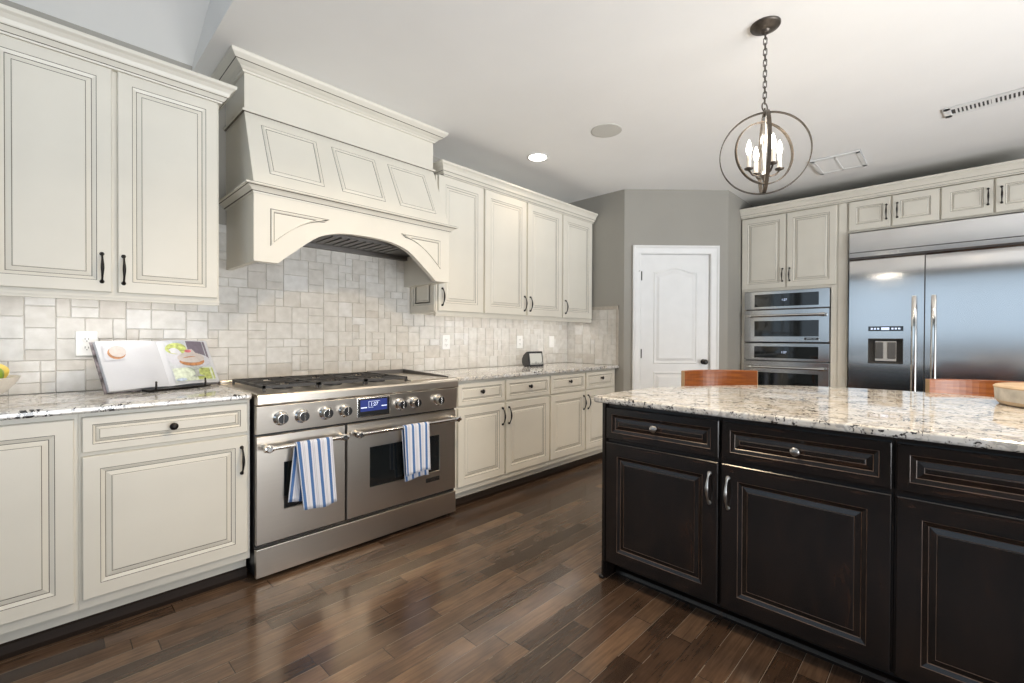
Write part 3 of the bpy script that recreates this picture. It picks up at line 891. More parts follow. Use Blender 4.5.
def bar_handle(parent, x0, x1, z, yb=-0.722, yf=RF):
    mb = MB(); mb.tube([(x0, yb, z), (x1, yb, z)], 0.0105, 14)
    for x in (x0 + 0.012, x1 - 0.012):
        s_ = 1
        mb.lathe([(0.016, 0), (0.016, 0.012), (0.0125, 0.018), (0.0125, abs(yb - yf) - 0.012), (0.017, abs(yb - yf) - 0.008), (0.0175, abs(yb - yf) + 0.012), (0.012, abs(yb - yf) + 0.016)], (x, yf, z), 'y', 18)
        mb.lathe([(0.0125, -0.022), (0.0155, -0.020), (0.0155, 0.020), (0.0125, 0.022)], (x, yb, z), 'x', 18)
    return mb.build('handle', M['chrome'], parent)


bar_handle(d1, 0.028, 0.424, 0.650); bar_handle(d2, 0.488, 1.196, 0.650)
bd = MB(); bd.box(0.976, 1.080, RF - 0.004, RF + 0.001, 0.264, 0.291); bdo = bd.build('badge', [M['black']], d2, bevel=0.001)


def lettering(body, size, parent, loc, rot, mat, extr=0.0004, ax='CENTER'):
    c = bpy.data.curves.new('lettering', 'FONT'); c.body = body; c.size = size; c.align_x = ax; c.align_y = 'CENTER'; c.extrude = extr
    c.materials.append(mat)
    t = bpy.data.objects.new('lettering_curve', c); C.objects.link(t)
    me = bpy.data.meshes.new_from_object(t.evaluated_get(bpy.context.evaluated_depsgraph_get()))
    bpy.data.objects.remove(t)
    o = bpy.data.objects.new('lettering', me); C.objects.link(o); o.parent = parent; o.location = loc; o.rotation_euler = rot
    return o


FACE = (PI / 2, 0, 0)
lettering('JENN-AIR', 0.0195, bdo, (1.028, RF - 0.0045, 0.2775), FACE, M['chrome'])
# display
dp = MB(); dp.box(0.505, 0.708, -0.682, -0.668, 0.733, 0.842); dpo = dp.build('display_bezel', M['chrome'], rg, bevel=0.003)
MB().box(0.513, 0.700, -0.6835, -0.680, 0.741, 0.834).build('display_glass', M['black'], dpo)
MB().box(0.523, 0.688, -0.6845, -0.683, 0.766, 0.830).build('display_screen', M['blue'], dpo)
bx = MB()
for a, b2, c_, d_ in ((0.572, 0.642, 0.819, 0.8205), (0.572, 0.600, 0.786, 0.7875), (0.572, 0.5735, 0.786, 0.8205), (0.526, 0.562, 0.785, 0.790), (0.652, 0.686, 0.787, 0.792)):
    bx.box(a, b2, -0.6852, -0.6845, c_, d_)
bx.build('display_marks', M['bluetext'], dpo)
lettering('1:27', 0.028, dpo, (0.607, -0.6850, 0.803), FACE, M['bluetext'], 0.0001)
kref = None
for kx in (0.109, 0.210, 0.333, 0.438, 0.782, 0.884, 1.060):
    if kref is None:
        mb = MB(); mb.lathe([(0.036, 0), (0.036, 0.005), (0.030, 0.010), (0.027, 0.012), (0.027, 0.034), (0.024, 0.040), (0.018, 0.0405)], (0, 0, 0), 'y', 28)
        kref = mb.build('knob', M['chrome'], rg, (kx, -0.672, 0.783))
        g = MB(); g.lathe([(0.0235, 0.0385), (0.0225, 0.0415)], (0, 0, 0), 'y', 24); g.build('knob_face', M['black'], kref)
        g2 = MB(); g2.box(-0.0035, 0.0035, -0.046, -0.040, -0.022, 0.022); g2.build('knob_grip', M['chrome'], kref, bevel=0.002)
        kids = list(kref.children)
    else:
        k2 = copy_part(kref, rg, (kx, -0.672, 0.783))
        for ch in kids:
            copy_part(ch, k2, ch.location)
# grates and burners
for gi, (x0, x1) in enumerate(((0.052, 0.322), (0.328, 0.595), (0.601, 0.876))):
    mb = MB(); y0, y1, zt_, zb_ = -0.605, -0.085, 0.939, 0.929
    bw = 0.011
    for y in (y0, (y0 + y1) / 2 - bw / 2, y1 - bw):
        mb.box(x0, x1, y, y + bw, zb_ - 0.004, zt_)
    for x in (x0, x1 - bw):
        mb.box(x, x + bw, y0, y1, zb_ - 0.004, zt_)
    for yc in (-0.475, -0.215):
        xc = (x0 + x1) / 2
        for a in range(4):
            an = PI / 4 + a * PI / 2
            ex, ey = xc + 0.125 * (1 if math.cos(an) > 0 else -1), yc + 0.125 * (1 if math.sin(an) > 0 else -1)
            sx, sy = xc + 0.035 * math.cos(an), yc + 0.035 * math.sin(an)
            mb.tube([(sx, sy, 0.934), (ex, ey, 0.934)], 0.0065, 6, smooth=False)
        mb.box(x0, xc - 0.04, yc - bw / 2, yc + bw / 2, zb_, zt_); mb.box(xc + 0.04, x1, yc - bw / 2, yc + bw / 2, zb_, zt_)
    for x in (x0, x1 - bw):
        for y in (y0, y1 - bw):
            mb.box(x, x + bw, y, y + bw, 0.909, zb_)
    mb.build('grate', M['iron'], rg)
    for yc in (-0.475, -0.215):
        b_ = MB(); xc = (x0 + x1) / 2
        b_.lathe([(0.050, 0), (0.050, 0.006), (0.036, 0.008), (0.036, 0.014), (0.030, 0.018), (0.006, 0.019)], (xc, yc, 0.909), 'z', 22)
        b_.build('burner', M['black'], rg)
gd = MB(); gd.box(0.890, 1.176, -0.625, -0.085, 0.909, 0.917); gdo = gd.build('griddle_cover', M['steel'], rg, bevel=0.003)
mb = MB(); mb.prism_x([(-0.085, 0.909), (-0.610, 0.909), (-0.610, 0.924), (-0.085, 0.944)], 1.178, 1.192); mb.box(0.890, 1.192, -0.085, -0.075, 0.909, 0.944)
mb.build('griddle_guard', M['darksteel'], rg)


# towels
def towel(label, x0, w, zf, zb, shift, bshift, seed):
    rng = random.Random(seed); cu = 26; path = []
    R_ = 0.0145; yb, z0 = -0.722, 0.650
    nb = 14
    for k in range(nb):       # back layer rising
        t = k / (nb - 1); path.append((yb + R_ + 0.002, zb + (z0 - zb) * t, 'b', 1 - t))
    for k in range(1, 9):
        a = PI * k / 9; path.append((yb + R_ * math.cos(a), z0 + R_ * math.sin(a), 't', 0))
    nf = 16
    for k in range(nf):
        t = k / (nf - 1); path.append((yb - R_ - 0.001, z0 - (z0 - zf) * t, 'f', t))
    mb = MB(); rows = []; uvs = []
    for pi, (y, z, s, t) in enumerate(path):
        row = []
        for i in range(cu + 1):
            u = i / cu
            sh = shift * t if s == 'f' else (bshift * t if s == 'b' else 0)
            sh += (bshift * 0.0)
            wav = 0.006 * math.sin(u * 11 + seed) * t * (1 if s != 't' else 0)
            if s == 'b':
                wav = abs(wav) * 0.4 - 0.006 * t
            ww = w * (1 - 0.05 * t)
            row.append((x0 + sh + ww * u, y + wav * (-1 if s == 'f' else 1) - (0.008 * t if s == 'f' else 0), z + 0.006 * t * math.sin(u * 5 + seed * 2)))
        rows.append(row)
    me = bpy.data.meshes.new('dish_towel'); vs = [p for r_ in rows for p in r_]; fs = []
    nc = cu + 1
    for a in range(len(rows) - 1):
        for i in range(cu):
            fs.append((a * nc + i, a * nc + i + 1, (a + 1) * nc + i + 1, (a + 1) * nc + i))
    me.from_pydata(vs, [], fs); uv = me.uv_layers.new(name='UVMap')
    for p in me.polygons:
        p.use_smooth = True
        for li in p.loop_indices:
            vi = me.loops[li].vertex_index; uv.data[li].uv = ((vi % nc) / cu * 0.94 + 0.01, (vi // nc) / len(rows))
    me.materials.append(M['towel'])
    o = bpy.data.objects.new('dish_towel', me); C.objects.link(o)
    md = o.modifiers.new('thick', 'SOLIDIFY'); md.thickness = 0.003; md.offset = 1
    return tag(o, label, 'towel', 'striped dish towels')


towel('blue striped dish towel hanging on the small left oven door handle', 0.160, 0.182, 0.322, 0.366, 0.030, -0.030, 1.0)
towel('blue striped dish towel hanging on the wide right oven door handle', 0.770, 0.178, 0.372, 0.330, 0.010, 0.022, 2.2)

# ---------------------------------------------------------------- fridge wall (local x runs towards the camera side, -y faces the room)
RW = -PI / 2
OX = 4.42           # face-frame plane of the tall cabinets
oc = thing('oven_cabinet', 'tall cream cabinet housing both wall ovens, beside the grey alcove wall', 'cabinet', (OX, -1.438, 0), RW)
tw = 0.822 + 0.085
mb = MB(); mb.box(0, 0.030, 0, 0.655, 0.11, 2.427); mb.box(0.780, tw, 0, 0.655, 0.11, 2.427); mb.box(0.030, 0.780, 0, 0.655, 1.665, 2.427); mb.box(0.030, 0.780, 0, 0.655, 0.11, 0.40)
mb.box(0.030, 0.780, 0.60, 0.655, 0.40, 1.665)
mb.build('cabinet_body', M['cream'], oc, bevel=0.0015)
MB().box(0.0, tw, 0.06, 0.655, 0.0, 0.11).build('toe_kick', M['cream'], oc)
fl = MB(); fl.box(0.826, 0.830, -0.003, 0.0, 0.11, 2.427); fl.box(0.900, 0.904, -0.003, 0.0, 0.11, 2.427); fl.box(0.836, 0.896, -0.008, 0.0, 0.11, 2.427)
fl.build('filler_strip', M['cream'], oc)
for x0, x1, hx in ((0.004, 0.405, 0.380), (0.417, 0.818, 0.442)):
    d = panel_front('door', x0, x1, 1.690, 2.418, CM[:3], oc, frame=0.052)
    fitting('pull', 'bronze', d, (hx, -0.020, 1.815))
for z0, z1 in ((0.14, 0.385),):
    d = panel_front('drawer_front', 0.004, 0.818, z0, z1, CM[:3], oc, frame=0.045)
    fitting('knob', 'bronze', d, (0.41, -0.020, 0.262))


def wall_oven(name, label, zb, zs, zt_, win, with_badge, digits):
    """stacked appliance front: control strip above a drop-down door; local zero at the oven cabinet's left end"""
    r = thing(name, label, 'oven', (OX - 0.001, -1.438, zb), RW)
    x0, x1 = 0.036, 0.774
    MB().box(x0 + 0.01, x1 - 0.01, 0.0, 0.55, 0.004, zt_ - zb - 0.004).build('oven_box', M['darksteel'], r)
    c0 = zs - zb
    c = MB().box(x0, x1, -0.026, 0.0, c0 + 0.005, zt_ - zb).build('control_panel', M['steelv'], r, bevel=0.002)
    MB().box(0.132, 0.688, -0.0285, -0.024, c0 + 0.028, zt_ - zb - 0.030).build('control_glass', M['glass'], c)
    lettering(digits, 0.028, c, (0.40, -0.0294, (c0 + zt_ - zb) / 2 - 0.001), FACE, M['bluetext'], 0.0001)
    dz1 = c0 - 0.006
    mb = MB()

    def rc(i, z0, z1, y):
        return [(x0 + i, y, z0 + i), (x1 - i, y, z0 + i), (x1 - i, y, z1 - i), (x0 + i, y, z1 - i)]
    w0, w1 = win[0] - zb, win[1] - zb
    wr = lambda g, y: [(0.132 + g, y, w0 + g), (0.690 - g, y, w0 + g), (0.690 - g, y, w1 - g), (0.132 + g, y, w1 - g)]
    mb.loops([rc(0, 0.006, dz1, 0.0), rc(0, 0.006, dz1, -0.027), rc(0.003, 0.006, dz1, -0.030), wr(0, -0.030), wr(0.003, -0.026)], 0, 0, None)
    d = mb.build('oven_door', M['steelv'], r)
    MB().box(0.134, 0.688, -0.0275, -0.022, w0 + 0.001, w1 - 0.001).build('window', M['glass'], d)
    hb = MB(); hz_ = dz1 - 0.058
    hb.tube([(0.072, -0.078, hz_), (0.738, -0.078, hz_)], 0.0115, 14)
    for x in (0.088, 0.722):
        hb.lathe([(0.013, 0.0), (0.013, 0.046)], (x, -0.030, hz_), 'y', 16)
        hb.lathe([(0.012, -0.026), (0.016, -0.024), (0.016, 0.024), (0.012, 0.026)], (x, -0.078, hz_), 'x', 16)
    hb.build('handle', M['chrome'], d)
    if with_badge:
        b_ = MB().box(0.572, 0.692, -0.0325, -0.0295, 0.026, 0.052).build('badge', M['chrome'], d, bevel=0.001)
        MB().box(0.574, 0.690, -0.0330, -0.0322, 0.028, 0.050).build('badge_plate', M['black'], b_)
        lettering('JENN-AIR', 0.0195, b_, (0.632, -0.0333, 0.0385), FACE, M['chrome'], 0.0002)
    return r


wall_oven('microwave_oven', 'stainless speed oven, upper of the two built-in wall ovens', 1.145, 1.477, 1.660, (1.205, 1.362), True, '1:27')
wall_oven('wall_oven', 'stainless wall oven, lower of the two, partly behind the wooden stool', 0.42, 0.962, 1.137, (0.50, 0.845), False, '1:27')

# cabinets above the refrigerator
for y0, lab in ((-2.345, 'small cream double-door cabinet above the freezer side of the refrigerator'), (-2.957, 'small cream double-door cabinet above the refrigerator, cut by the right edge')):
    cabinet('bridge_cabinet', lab, (OX, y0, 0), RW, 0.612, 0.655, 2.145, 2.427,
            [dict(k='door', r=(0.004, 0.296, 2.160, 2.420), h=(0.268, 2.290), fr=0.052, small=True), dict(k='door', r=(0.308, 0.604, 2.160, 2.420), h=(0.340, 2.290), fr=0.052, small=True)], CM, 'bronze')
cab_crown('crown_molding', 'long cream crown molding over the ovens and refrigerator cabinets', 0.0, 2.15, 0, 2.4285, (False, True), RW, (OX - 0.018, -1.434, 0), ywall=0.67, h=0.092)

# refrigerator
FX = 4.371
fr = thing('refrigerator', 'wide built-in stainless steel side by side refrigerator with ice and water dispenser', 'refrigerator', (FX, -2.358, 0), RW)
FW = 1.212
MB().box(0, FW, 0.03, 0.70, 0.0, 2.128).build('cabinet_body', M['darksteel'], fr)
MB().box(0, FW, 0.045, 0.1, 0.0, 0.10).build('toe_grille', M['black'], fr)
MB().box(0.0, FW, -0.004, 0.03, 1.955, 2.128).build('top_grille', M['steelv'], fr, bevel=0.002)
tb = MB().box(0.0, FW, -0.020, 0.03, 1.906, 1.948).build('trim_bar', M['steelv'], fr, bevel=0.003)
bdg = MB().box(1.10, 1.18, -0.0225, -0.0195, 1.912, 1.938).build('badge', M['chrome'], tb)
DS0, DS1, DZ0, DZ1 = 0.142, 0.378, 0.970, 1.188


def fridge_door(x0, x1, hole=None):
    mb = MB(); z0, z1 = 0.11, 1.898; yF = -0.004
    nseg = 28
    def bow(z):                    # the sheet eases back towards the top
        t = max(0.0, min(1.0, (z - 1.68) / 0.16)); y = yF
        if z > 1.68:
            y += 0.075 * (0.16 * (t ** 3 - t ** 4 / 2)) + 0.075 * max(0.0, z - 1.84)
        e_ = min(z - z0, z1 - z)
        return y + (0.012 * (1 - e_ / 0.02) ** 2 if e_ < 0.02 else 0)

    def slabp(p0, p1, q0, q1):
        zs = [q0 + (q1 - q0) * k / 60 for k in range(61)]
        f0 = [(p0, bow(z), z) for z in zs]; f1 = [(p1, bow(z), z) for z in zs]; i0 = len(mb.v)
        for k in range(60):
            mb.face([f0[k], f1[k], f1[k + 1], f0[k + 1]], 0, True)
        for fr_, x in ((f0, p0), (f1, p1)):
            mb.face(fr_ + [(x, 0.03, q1), (x, 0.03, q0)], 0)
        mb.face([f0[0], f1[0], (p1, 0.03, q0), (p0, 0.03, q0)], 0); mb.face([f0[-1], f1[-1], (p1, 0.03, q1), (p0, 0.03, q1)], 0)
        mb.face([(p0, 0.03, q0), (p1, 0.03, q0), (p1, 0.03, q1), (p0, 0.03, q1)], 0)
    if hole is None:
        slabp(x0, x1, z0, z1)
    else:
        a, b2, c, d_ = hole
        slabp(x0, x1, d_, z1); slabp(x0, x1, z0, c)
        mb.box(x0, a, yF, 0.03, c, d_); mb.box(b2, x1, yF, 0.03, c, d_)
        mb.box(a, b2, 0.028, 0.03, c, d_)
    o = mb.build('refrigerator_door', M['steelv'], fr)
    return o


fd1 = fridge_door(0.003, 0.506, (DS0, DS1, DZ0, DZ1)); fd2 = fridge_door(0.514, FW - 0.003)
for d, x in ((fd1, 0.446), (fd2, 0.566)):
    mb = MB(); pts = []; zt_, zb_ = 1.545, 0.42
    for k in range(29):
        t = k / 28; z = zb_ + (zt_ - zb_) * t
        pts.append((x, -0.018 - 0.052 * (1 - (2 * t - 1) ** 4), z))
    lps = []
    for (px, py, pz) in pts:
        lps.append([(px - 0.017, py + 0.006, pz), (px - 0.012, py - 0.005, pz), (px, py - 0.009, pz), (px + 0.012, py - 0.005, pz), (px + 0.017, py + 0.006, pz), (px, py + 0.009, pz)])
    mb.loops(lps, 0, 0, 0, True)
    for z in (zt_ - 0.012, zb_ + 0.012):
        mb.box(x - 0.014, x + 0.014, -0.024, -0.004, z - 0.016, z + 0.016)
    mb.build('handle', M['chrome'], d)
dm = MB()
dm.box(DS0, DS0 + 0.008, -0.007, 0.026, DZ0, DZ1, 0); dm.box(DS1 - 0.008, DS1, -0.007, 0.026, DZ0, DZ1, 0); dm.box(DS0, DS1, -0.007, 0.026, DZ1 - 0.008, DZ1, 0); dm.box(DS0, DS1, -0.010, 0.026, DZ0, DZ0 + 0.014, 0)
dm.box(DS0 + 0.008, DS1 - 0.008, 0.022, 0.027, DZ0 + 0.014, DZ1 - 0.008, 0)
dmo = dm.build('dispenser', M['fabric'], fd1)
pd = MB().box(DS0 + 0.046, DS1 - 0.046, 0.010, 0.022, DZ0 + 0.022, DZ1 - 0.022).build('dispenser_plate', M['silver'], dmo, bevel=0.004)
for x in (0.218, 0.302):
    MB().box(x - 0.028, x + 0.028, 0.002, 0.011, DZ0 + 0.045, DZ1 - 0.032).build('paddle', M['darksteel'], dmo, bevel=0.012, seg=3)
MB().box(DS0, DS1, -0.0065, -0.0035, 1.252, 1.294).build('control_strip', M['glass'], fd1, bevel=0.001)
ds = MB()
for x in (0.160, 0.182, 0.204, 0.300, 0.322, 0.344):
    ds.box(x, x + 0.014, -0.0072, -0.0064, 1.266, 1.280)
ds.box(0.232, 0.286, -0.0072, -0.0064, 1.262, 1.284)
ds.build('control_marks', M['bluetext'], fd1)

# ---------------------------------------------------------------- island
IX = 1.228          # face-frame plane; doors reach x = 1.208
ISZ = 0.862


def island_unit(y0, w, label, fronts, first=False):
    r = thing('island_cabinet', label, 'cabinet', (IX, y0, 0), RW)
    MB().box(0, w, 0, 0.58, 0.088, ISZ).build('cabinet_body', M['espresso'], r, bevel=0.0015)
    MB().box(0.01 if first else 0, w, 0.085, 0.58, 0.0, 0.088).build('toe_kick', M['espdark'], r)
    sh = MB(); sh.prism_x([(0.085, 0.0), (0.062, 0.0), (0.062, 0.010), (0.070, 0.022), (0.085, 0.030)], 0.012 if first else 0, w); sh.build('shoe_molding', M['espresso'], r)
    for f in fronts:
        x0, x1, a, c = f['r']; kind = f['k']
        d = panel_front(kind, x0, x1, a, c, EM, r, frame=f.get('fr', 0.062 if kind == 'door' else 0.032))
        if f.get('h'):
            fitting('knob' if kind == 'drawer_front' else 'pull', 'pewter', d, (f['h'][0], -0.020, f['h'][1]))
    return r


u1 = island_unit(-1.824, 0.543, 'dark espresso island cabinet at the open end, with a drawer and a left-hinged door',
                 [dict(k='drawer_front', r=(0.004, 0.536, 0.694, 0.846), h=(0.259, 0.776)), dict(k='door', r=(0.004, 0.534, 0.092, 0.676), h=(0.501, 0.566))], True)
e = MB(); e.box(-0.018, 0.0, -0.018, 0.58, 0.088, ISZ); e.box(-0.018, 0.0, 0.0, 0.58, 0.0, 0.088); e.box(-0.018, -0.006, -0.02, 0.0, 0.0, 0.088)
e.build('end_panel', M['espresso'], u1, bevel=0.002)
e = MB(); e.box(-0.030, -0.002, -0.028, 0.58, 0.0, 0.018); e.build('end_shoe', M['espresso'], u1, bevel=0.006)
u2 = island_unit(-2.368, 0.542, 'dark espresso island cabinet in the middle, with a knobbed drawer over a wide door',
                 [dict(k='drawer_front', r=(0.004, 0.536, 0.694, 0.846), h=(0.266, 0.772)), dict(k='door', r=(0.004, 0.536, 0.092, 0.676), h=(0.030, 0.562))])
u3 = island_unit(-2.910, 0.543, 'dark espresso island cabinet with a plain drawer, cut off by the right edge',
                 [dict(k='drawer_front', r=(0.006, 0.536, 0.694, 0.846)), dict(k='door', r=(0.006, 0.536, 0.092, 0.676))])
# bowed seating side behind the three units
back = []
for k in range(17):
    t = k / 16; a = -PI / 2 + PI * t
    back.append((1.81 + 0.42 * math.cos(a), -2.93 + 1.09 * math.sin(a)))
mb = MB(); mb.prism_z([(1.81, -3.456), (1.25, -3.456), (1.25, -4.02)] + back + [(1.81, -1.835)], 0.0, ISZ)
tag(mb.build('bar_pedestal', M['espresso'], None), 'dark bowed knee wall under the seating side of the island', 'island base')
# countertop: straight working edge, bowed seating edge
ipts = [(1.188, -4.10), (1.188, -1.775), (1.205, -1.758), (1.45, -1.752), (1.62, -1.760), (1.76, -1.785), (1.90, -1.835), (2.04, -1.915), (2.18, -2.005), (2.31, -2.105), (2.42, -2.210), (2.51, -2.330), (2.575, -2.46), (2.62, -2.62), (2.640, -2.80), (2.645, -2.95),
        (2.635, -3.10), (2.60, -3.26), (2.55, -3.42), (2.475, -3.57), (2.38, -3.70), (2.26, -3.82), (2.12, -3.92), (1.96, -4.01), (1.80, -4.06), (1.62, -4.09), (1.45, -4.10)]
counter('island_countertop', 'large bowed granite countertop on the dark island', ipts, 0.865, 0.895)

# bar stools tucked at the bowed side


def stool(label, x, y, rot, zt_):
    """local -y faces the island; the curved back rail bulges away (+y)"""
    r = thing('bar_stool', label, 'stool', (x, y, 0), rot, 'island bar stools')
    n_ = 18; R_ = 0.30; lo = []; half = 0.27

    def rail(z0, z1, span, th):
        lps = []
        for k in range(n_ + 1):
            t = (k / n_ - 0.5) * 2; xx = t * span; yy = 0.22 - 0.105 * (xx / 0.27) ** 2
            nx, ny = 2 * 0.105 * xx / 0.0729, 1.0; l_ = math.hypot(nx, ny); nx /= l_; ny /= l_
            lps.append([(xx, yy, z0), (xx + nx * th, yy + ny * th, z0), (xx + nx * th, yy + ny * th, z1), (xx, yy, z1)])
        m_ = MB(); m_.loops(lps, 0, 1, 1, False)
        return m_
    rail(zt_ - 0.125, zt_, 0.262, 0.028).build('back_rail', [M['stool'], M['stoolend']], r, bevel=0.004)
    for sx in (-1, 1):
        m_ = MB(); m_.tube([(sx * 0.17, 0.165, 0.60), (sx * 0.19, 0.190, zt_ - 0.10)], [0.016, 0.013], 10); m_.build('back_post', M['stool'], r)
    m_ = MB(); m_.lathe([(0.15, 0), (0.185, 0.006), (0.195, 0.02), (0.19, 0.034), (0.16, 0.040), (0.05, 0.034)], (0, 0, 0.585), 'z', 32); m_.build('seat', M['stool'], r)
    for sx in (-1, 1):
        for sy in (-1, 1):
            m_ = MB(); m_.tube([(sx * 0.12, sy * 0.12, 0.59), (sx * 0.19, sy * 0.19, 0.0)], [0.019, 0.014], 10); m_.build('leg', M['stool'], r)
    for (a, b2) in (((-1, -1), (1, -1)), ((1, -1), (1, 1)), ((1, 1), (-1, 1)), ((-1, 1), (-1, -1))):
        m_ = MB(); m_.tube([(a[0] * 0.168, a[1] * 0.168, 0.20), (b2[0] * 0.168, b2[1] * 0.168, 0.20)], 0.009, 8); m_.build('stretcher', M['stool'], r)
    return r


stool('curved-back cherry wood bar stool in front of the pantry door and ovens', 2.50, -1.975, math.radians(-42), 0.958)
stool('curved-back cherry wood bar stool in front of the refrigerator', 2.865, -3.225, math.radians(-78), 0.948)

# round board on the island
rb = thing('serving_board', 'round thick pale wood serving board with whitewashed side on the island', 'serving board', (2.30, -3.440, 0.8955))
rb.scale = (1.06, 1.06, 1.0)
m_ = MB(); m_.lathe([(0.215, 0.0), (0.235, 0.004), (0.243, 0.016), (0.243, 0.020)], n=64); m_.build('base_rim', M['palewood'], rb)
m_ = MB(); m_.lathe([(0.243, 0.020), (0.246, 0.024), (0.249, 0.074), (0.245, 0.076)], n=64, cap=False); m_.lathe([(0.24, 0.02), (0.24, 0.076)], n=64); m_.build('side_band', M['whitewash'], rb)
m_ = MB(); m_.lathe([(0.250, 0.074), (0.252, 0.080), (0.246, 0.085), (0.225, 0.085), (0.215, 0.080), (0.02, 0.080)], n=64); m_.build('top', M['palewood'], rb)
m_ = MB(); m_.lathe([(0.030, 0.0), (0.040, 0.003), (0.040, 0.006), (0.01, 0.007)], (-0.135, 0.10, 0.0795), n=24); m_.build('dark_hole', M['espdark'], rb)  # hole in the top drawn as a dark disc, its shade in the colour

# ---------------------------------------------------------------- cookbook and stand
BKP = (-0.256, -0.208, 0.930); PH, LE, BW, BH = 0.401, 0.4595, 0.259, 0.252
bk = thing('cookbook', 'open cookbook with cake photographs, leaning on a stand on the left counter', 'book', BKP, PH)


def page_pt(side, s, t, d=0.0):
    """s 0..1 from spine to fore-edge, t 0..1 up, d out of the page"""
    x = side * BW * s
    bulge = 0.016 * math.sin(PI * min(1, s * 1.15) * 0.9) * (1 - s * 0.4)
    dd = (d + 0.0022 if d > 0 else d) + bulge
    cz, sy = math.cos(LE), math.sin(LE)
    return Vector((x, BH * t * sy - dd * cz, BH * t * cz + dd * sy))


for side in (-1, 1):
    m_ = MB(); n_ = 12
    for layer in range(1):
        top = [[page_pt(side, k / n_, t, 0.0) for k in range(n_ + 1)] for t in (0.0, 1.0)]
        bot = [[page_pt(side, k / n_, t, -0.016 - 0.016 * math.sin(PI * min(1, k / n_ * 1.15) * 0.9) * (1 - k / n_ * 0.4)) for k in range(n_ + 1)] for t in (0.0, 1.0)]
        for k in range(n_):
            m_.face([top[0][k], top[0][k + 1], top[1][k + 1], top[1][k]], 0, True)
            m_.face([bot[0][k], bot[0][k + 1], bot[1][k + 1], bot[1][k]], 0, False)
            for r_ in (0, 1):
                m_.face([top[r_][k], top[r_][k + 1], bot[r_][k + 1], bot[r_][k]], 0)
        m_.face([top[0][n_], top[1][n_], bot[1][n_], bot[0][n_]], 0)
    m_.build('pages', M['paper'], bk)
m_ = MB()
for side in (-1, 1):
    a = [page_pt(side, 1.045, t, -0.017 - 0.0) for t in (-0.015, 1.015)]; b_ = [page_pt(side, 0.0, t, -0.017) for t in (-0.015, 1.015)]
    c_ = [p + Vector((0, 0.004 * math.cos(LE), -0.004 * math.sin(LE))) for p in (a[0], a[1], b_[1], b_[0])]
    m_.loops([[a[0], a[1], b_[1], b_[0]], c_], 0, 0, 0)
m_.build('cover', simple('book_cover', (0.16, 0.14, 0.15), 0.4, var=0.9, scale=40), bk)


def page_patch(side, poly, d, mat, mbs):
    """polygon given in page coordinates (s, t), laid over the bulging page"""
    mbs.append((mat, MB())); mbs[-1][1].face([page_pt(side, s, t, d) for s, t in poly], 0)


def ell(cx, cy, rx, ry, n_=18, a0=0.0, a1=2 * PI):
    return [(cx + rx * math.cos(a0 + (a1 - a0) * k / n_), cy + ry * math.sin(a0 + (a1 - a0) * k / n_)) for k in range(n_ + (0 if abs(a1 - a0 - 2 * PI) < 1e-6 else 1))]


PC = {k: simple('print_' + k, c, 0.45, var=v, scale=60) for k, c, v in (
    ('plum', (0.17, 0.15, 0.19), 0.1), ('cloth', (0.50, 0.53, 0.56), 0.12), ('lime', (0.42, 0.48, 0.16), 0.4), ('crust', (0.42, 0.20, 0.09), 0.4), ('cream', (0.50, 0.46, 0.44), 0.10),
    ('stand', (0.36, 0.38, 0.36), 0.3), ('berry', (0.55, 0.16, 0.18), 0.4), ('plate', (0.54, 0.55, 0.60), 0.08), ('line', (0.56, 0.56, 0.60), 0.1), ('sky', (0.42, 0.50, 0.62), 0.3), ('mint', (0.58, 0.64, 0.52), 0.2))}


def strips(side, s0, s1, t0, t1, d, mat, mbs, n_=8):
    b_ = MB(); mbs.append((mat, b_))
    for k in range(n_):
        a, b2 = s0 + (s1 - s0) * k / n_, s0 + (s1 - s0) * (k + 1) / n_
        b_.face([page_pt(side, s, t, d) for s, t in [(a, t0), (b2, t0), (b2, t1), (a, t1)]], 0)


mbs = []
strips(1, 0.10, 0.93, 0.06, 0.97, 0.0008, 'cloth', mbs)
strips(1, 0.52, 0.93, 0.55, 0.97, 0.0014, 'plum', mbs)
strips(1, 0.12, 0.93, 0.06, 0.36, 0.0014, 'mint', mbs)
strips(1, 0.55, 0.93, 0.08, 0.34, 0.0018, 'lime', mbs)
page_patch(1, ell(0.30, 0.80, 0.20, 0.13), 0.0020, 'lime', mbs)
page_patch(1, ell(0.24, 0.62, 0.14, 0.20), 0.0019, 'plate', mbs)
page_patch(1, ell(0.56, 0.52, 0.38, 0.17), 0.0022, 'plate', mbs)
page_patch(1, ell(0.54, 0.50, 0.26, 0.11), 0.0028, 'crust', mbs)
page_patch(1, ell(0.54, 0.58, 0.28, 0.12), 0.0034, 'cream', mbs)
page_patch(1, [(0.40, 0.64), (0.68, 0.64), (0.60, 0.78), (0.46, 0.76)], 0.0040, 'cream', mbs)
page_patch(1, ell(0.50, 0.73, 0.07, 0.035), 0.0046, 'berry', mbs)
page_patch(1, [(0.36, 0.36), (0.72, 0.36), (0.60, 0.30), (0.58, 0.18), (0.70, 0.14), (0.40, 0.14), (0.50, 0.18), (0.50, 0.30)], 0.0080, 'stand', mbs)
page_patch(1, ell(0.22, 0.10, 0.10, 0.035), 0.0030, 'sky', mbs)
strips(-1, 0.62, 0.93, 0.60, 0.95, 0.0008, 'plate', mbs, 4)
page_patch(-1, ell(0.74, 0.74, 0.135, 0.125), 0.0016, 'crust', mbs)
page_patch(-1, ell(0.72, 0.77, 0.125, 0.115), 0.0024, 'cream', mbs)
for k in range(9):
    strips(-1, 0.12, 0.55 - 0.07 * (k % 3), 0.86 - k * 0.028, 0.864 - k * 0.028, 0.0008, 'line', mbs, 4)
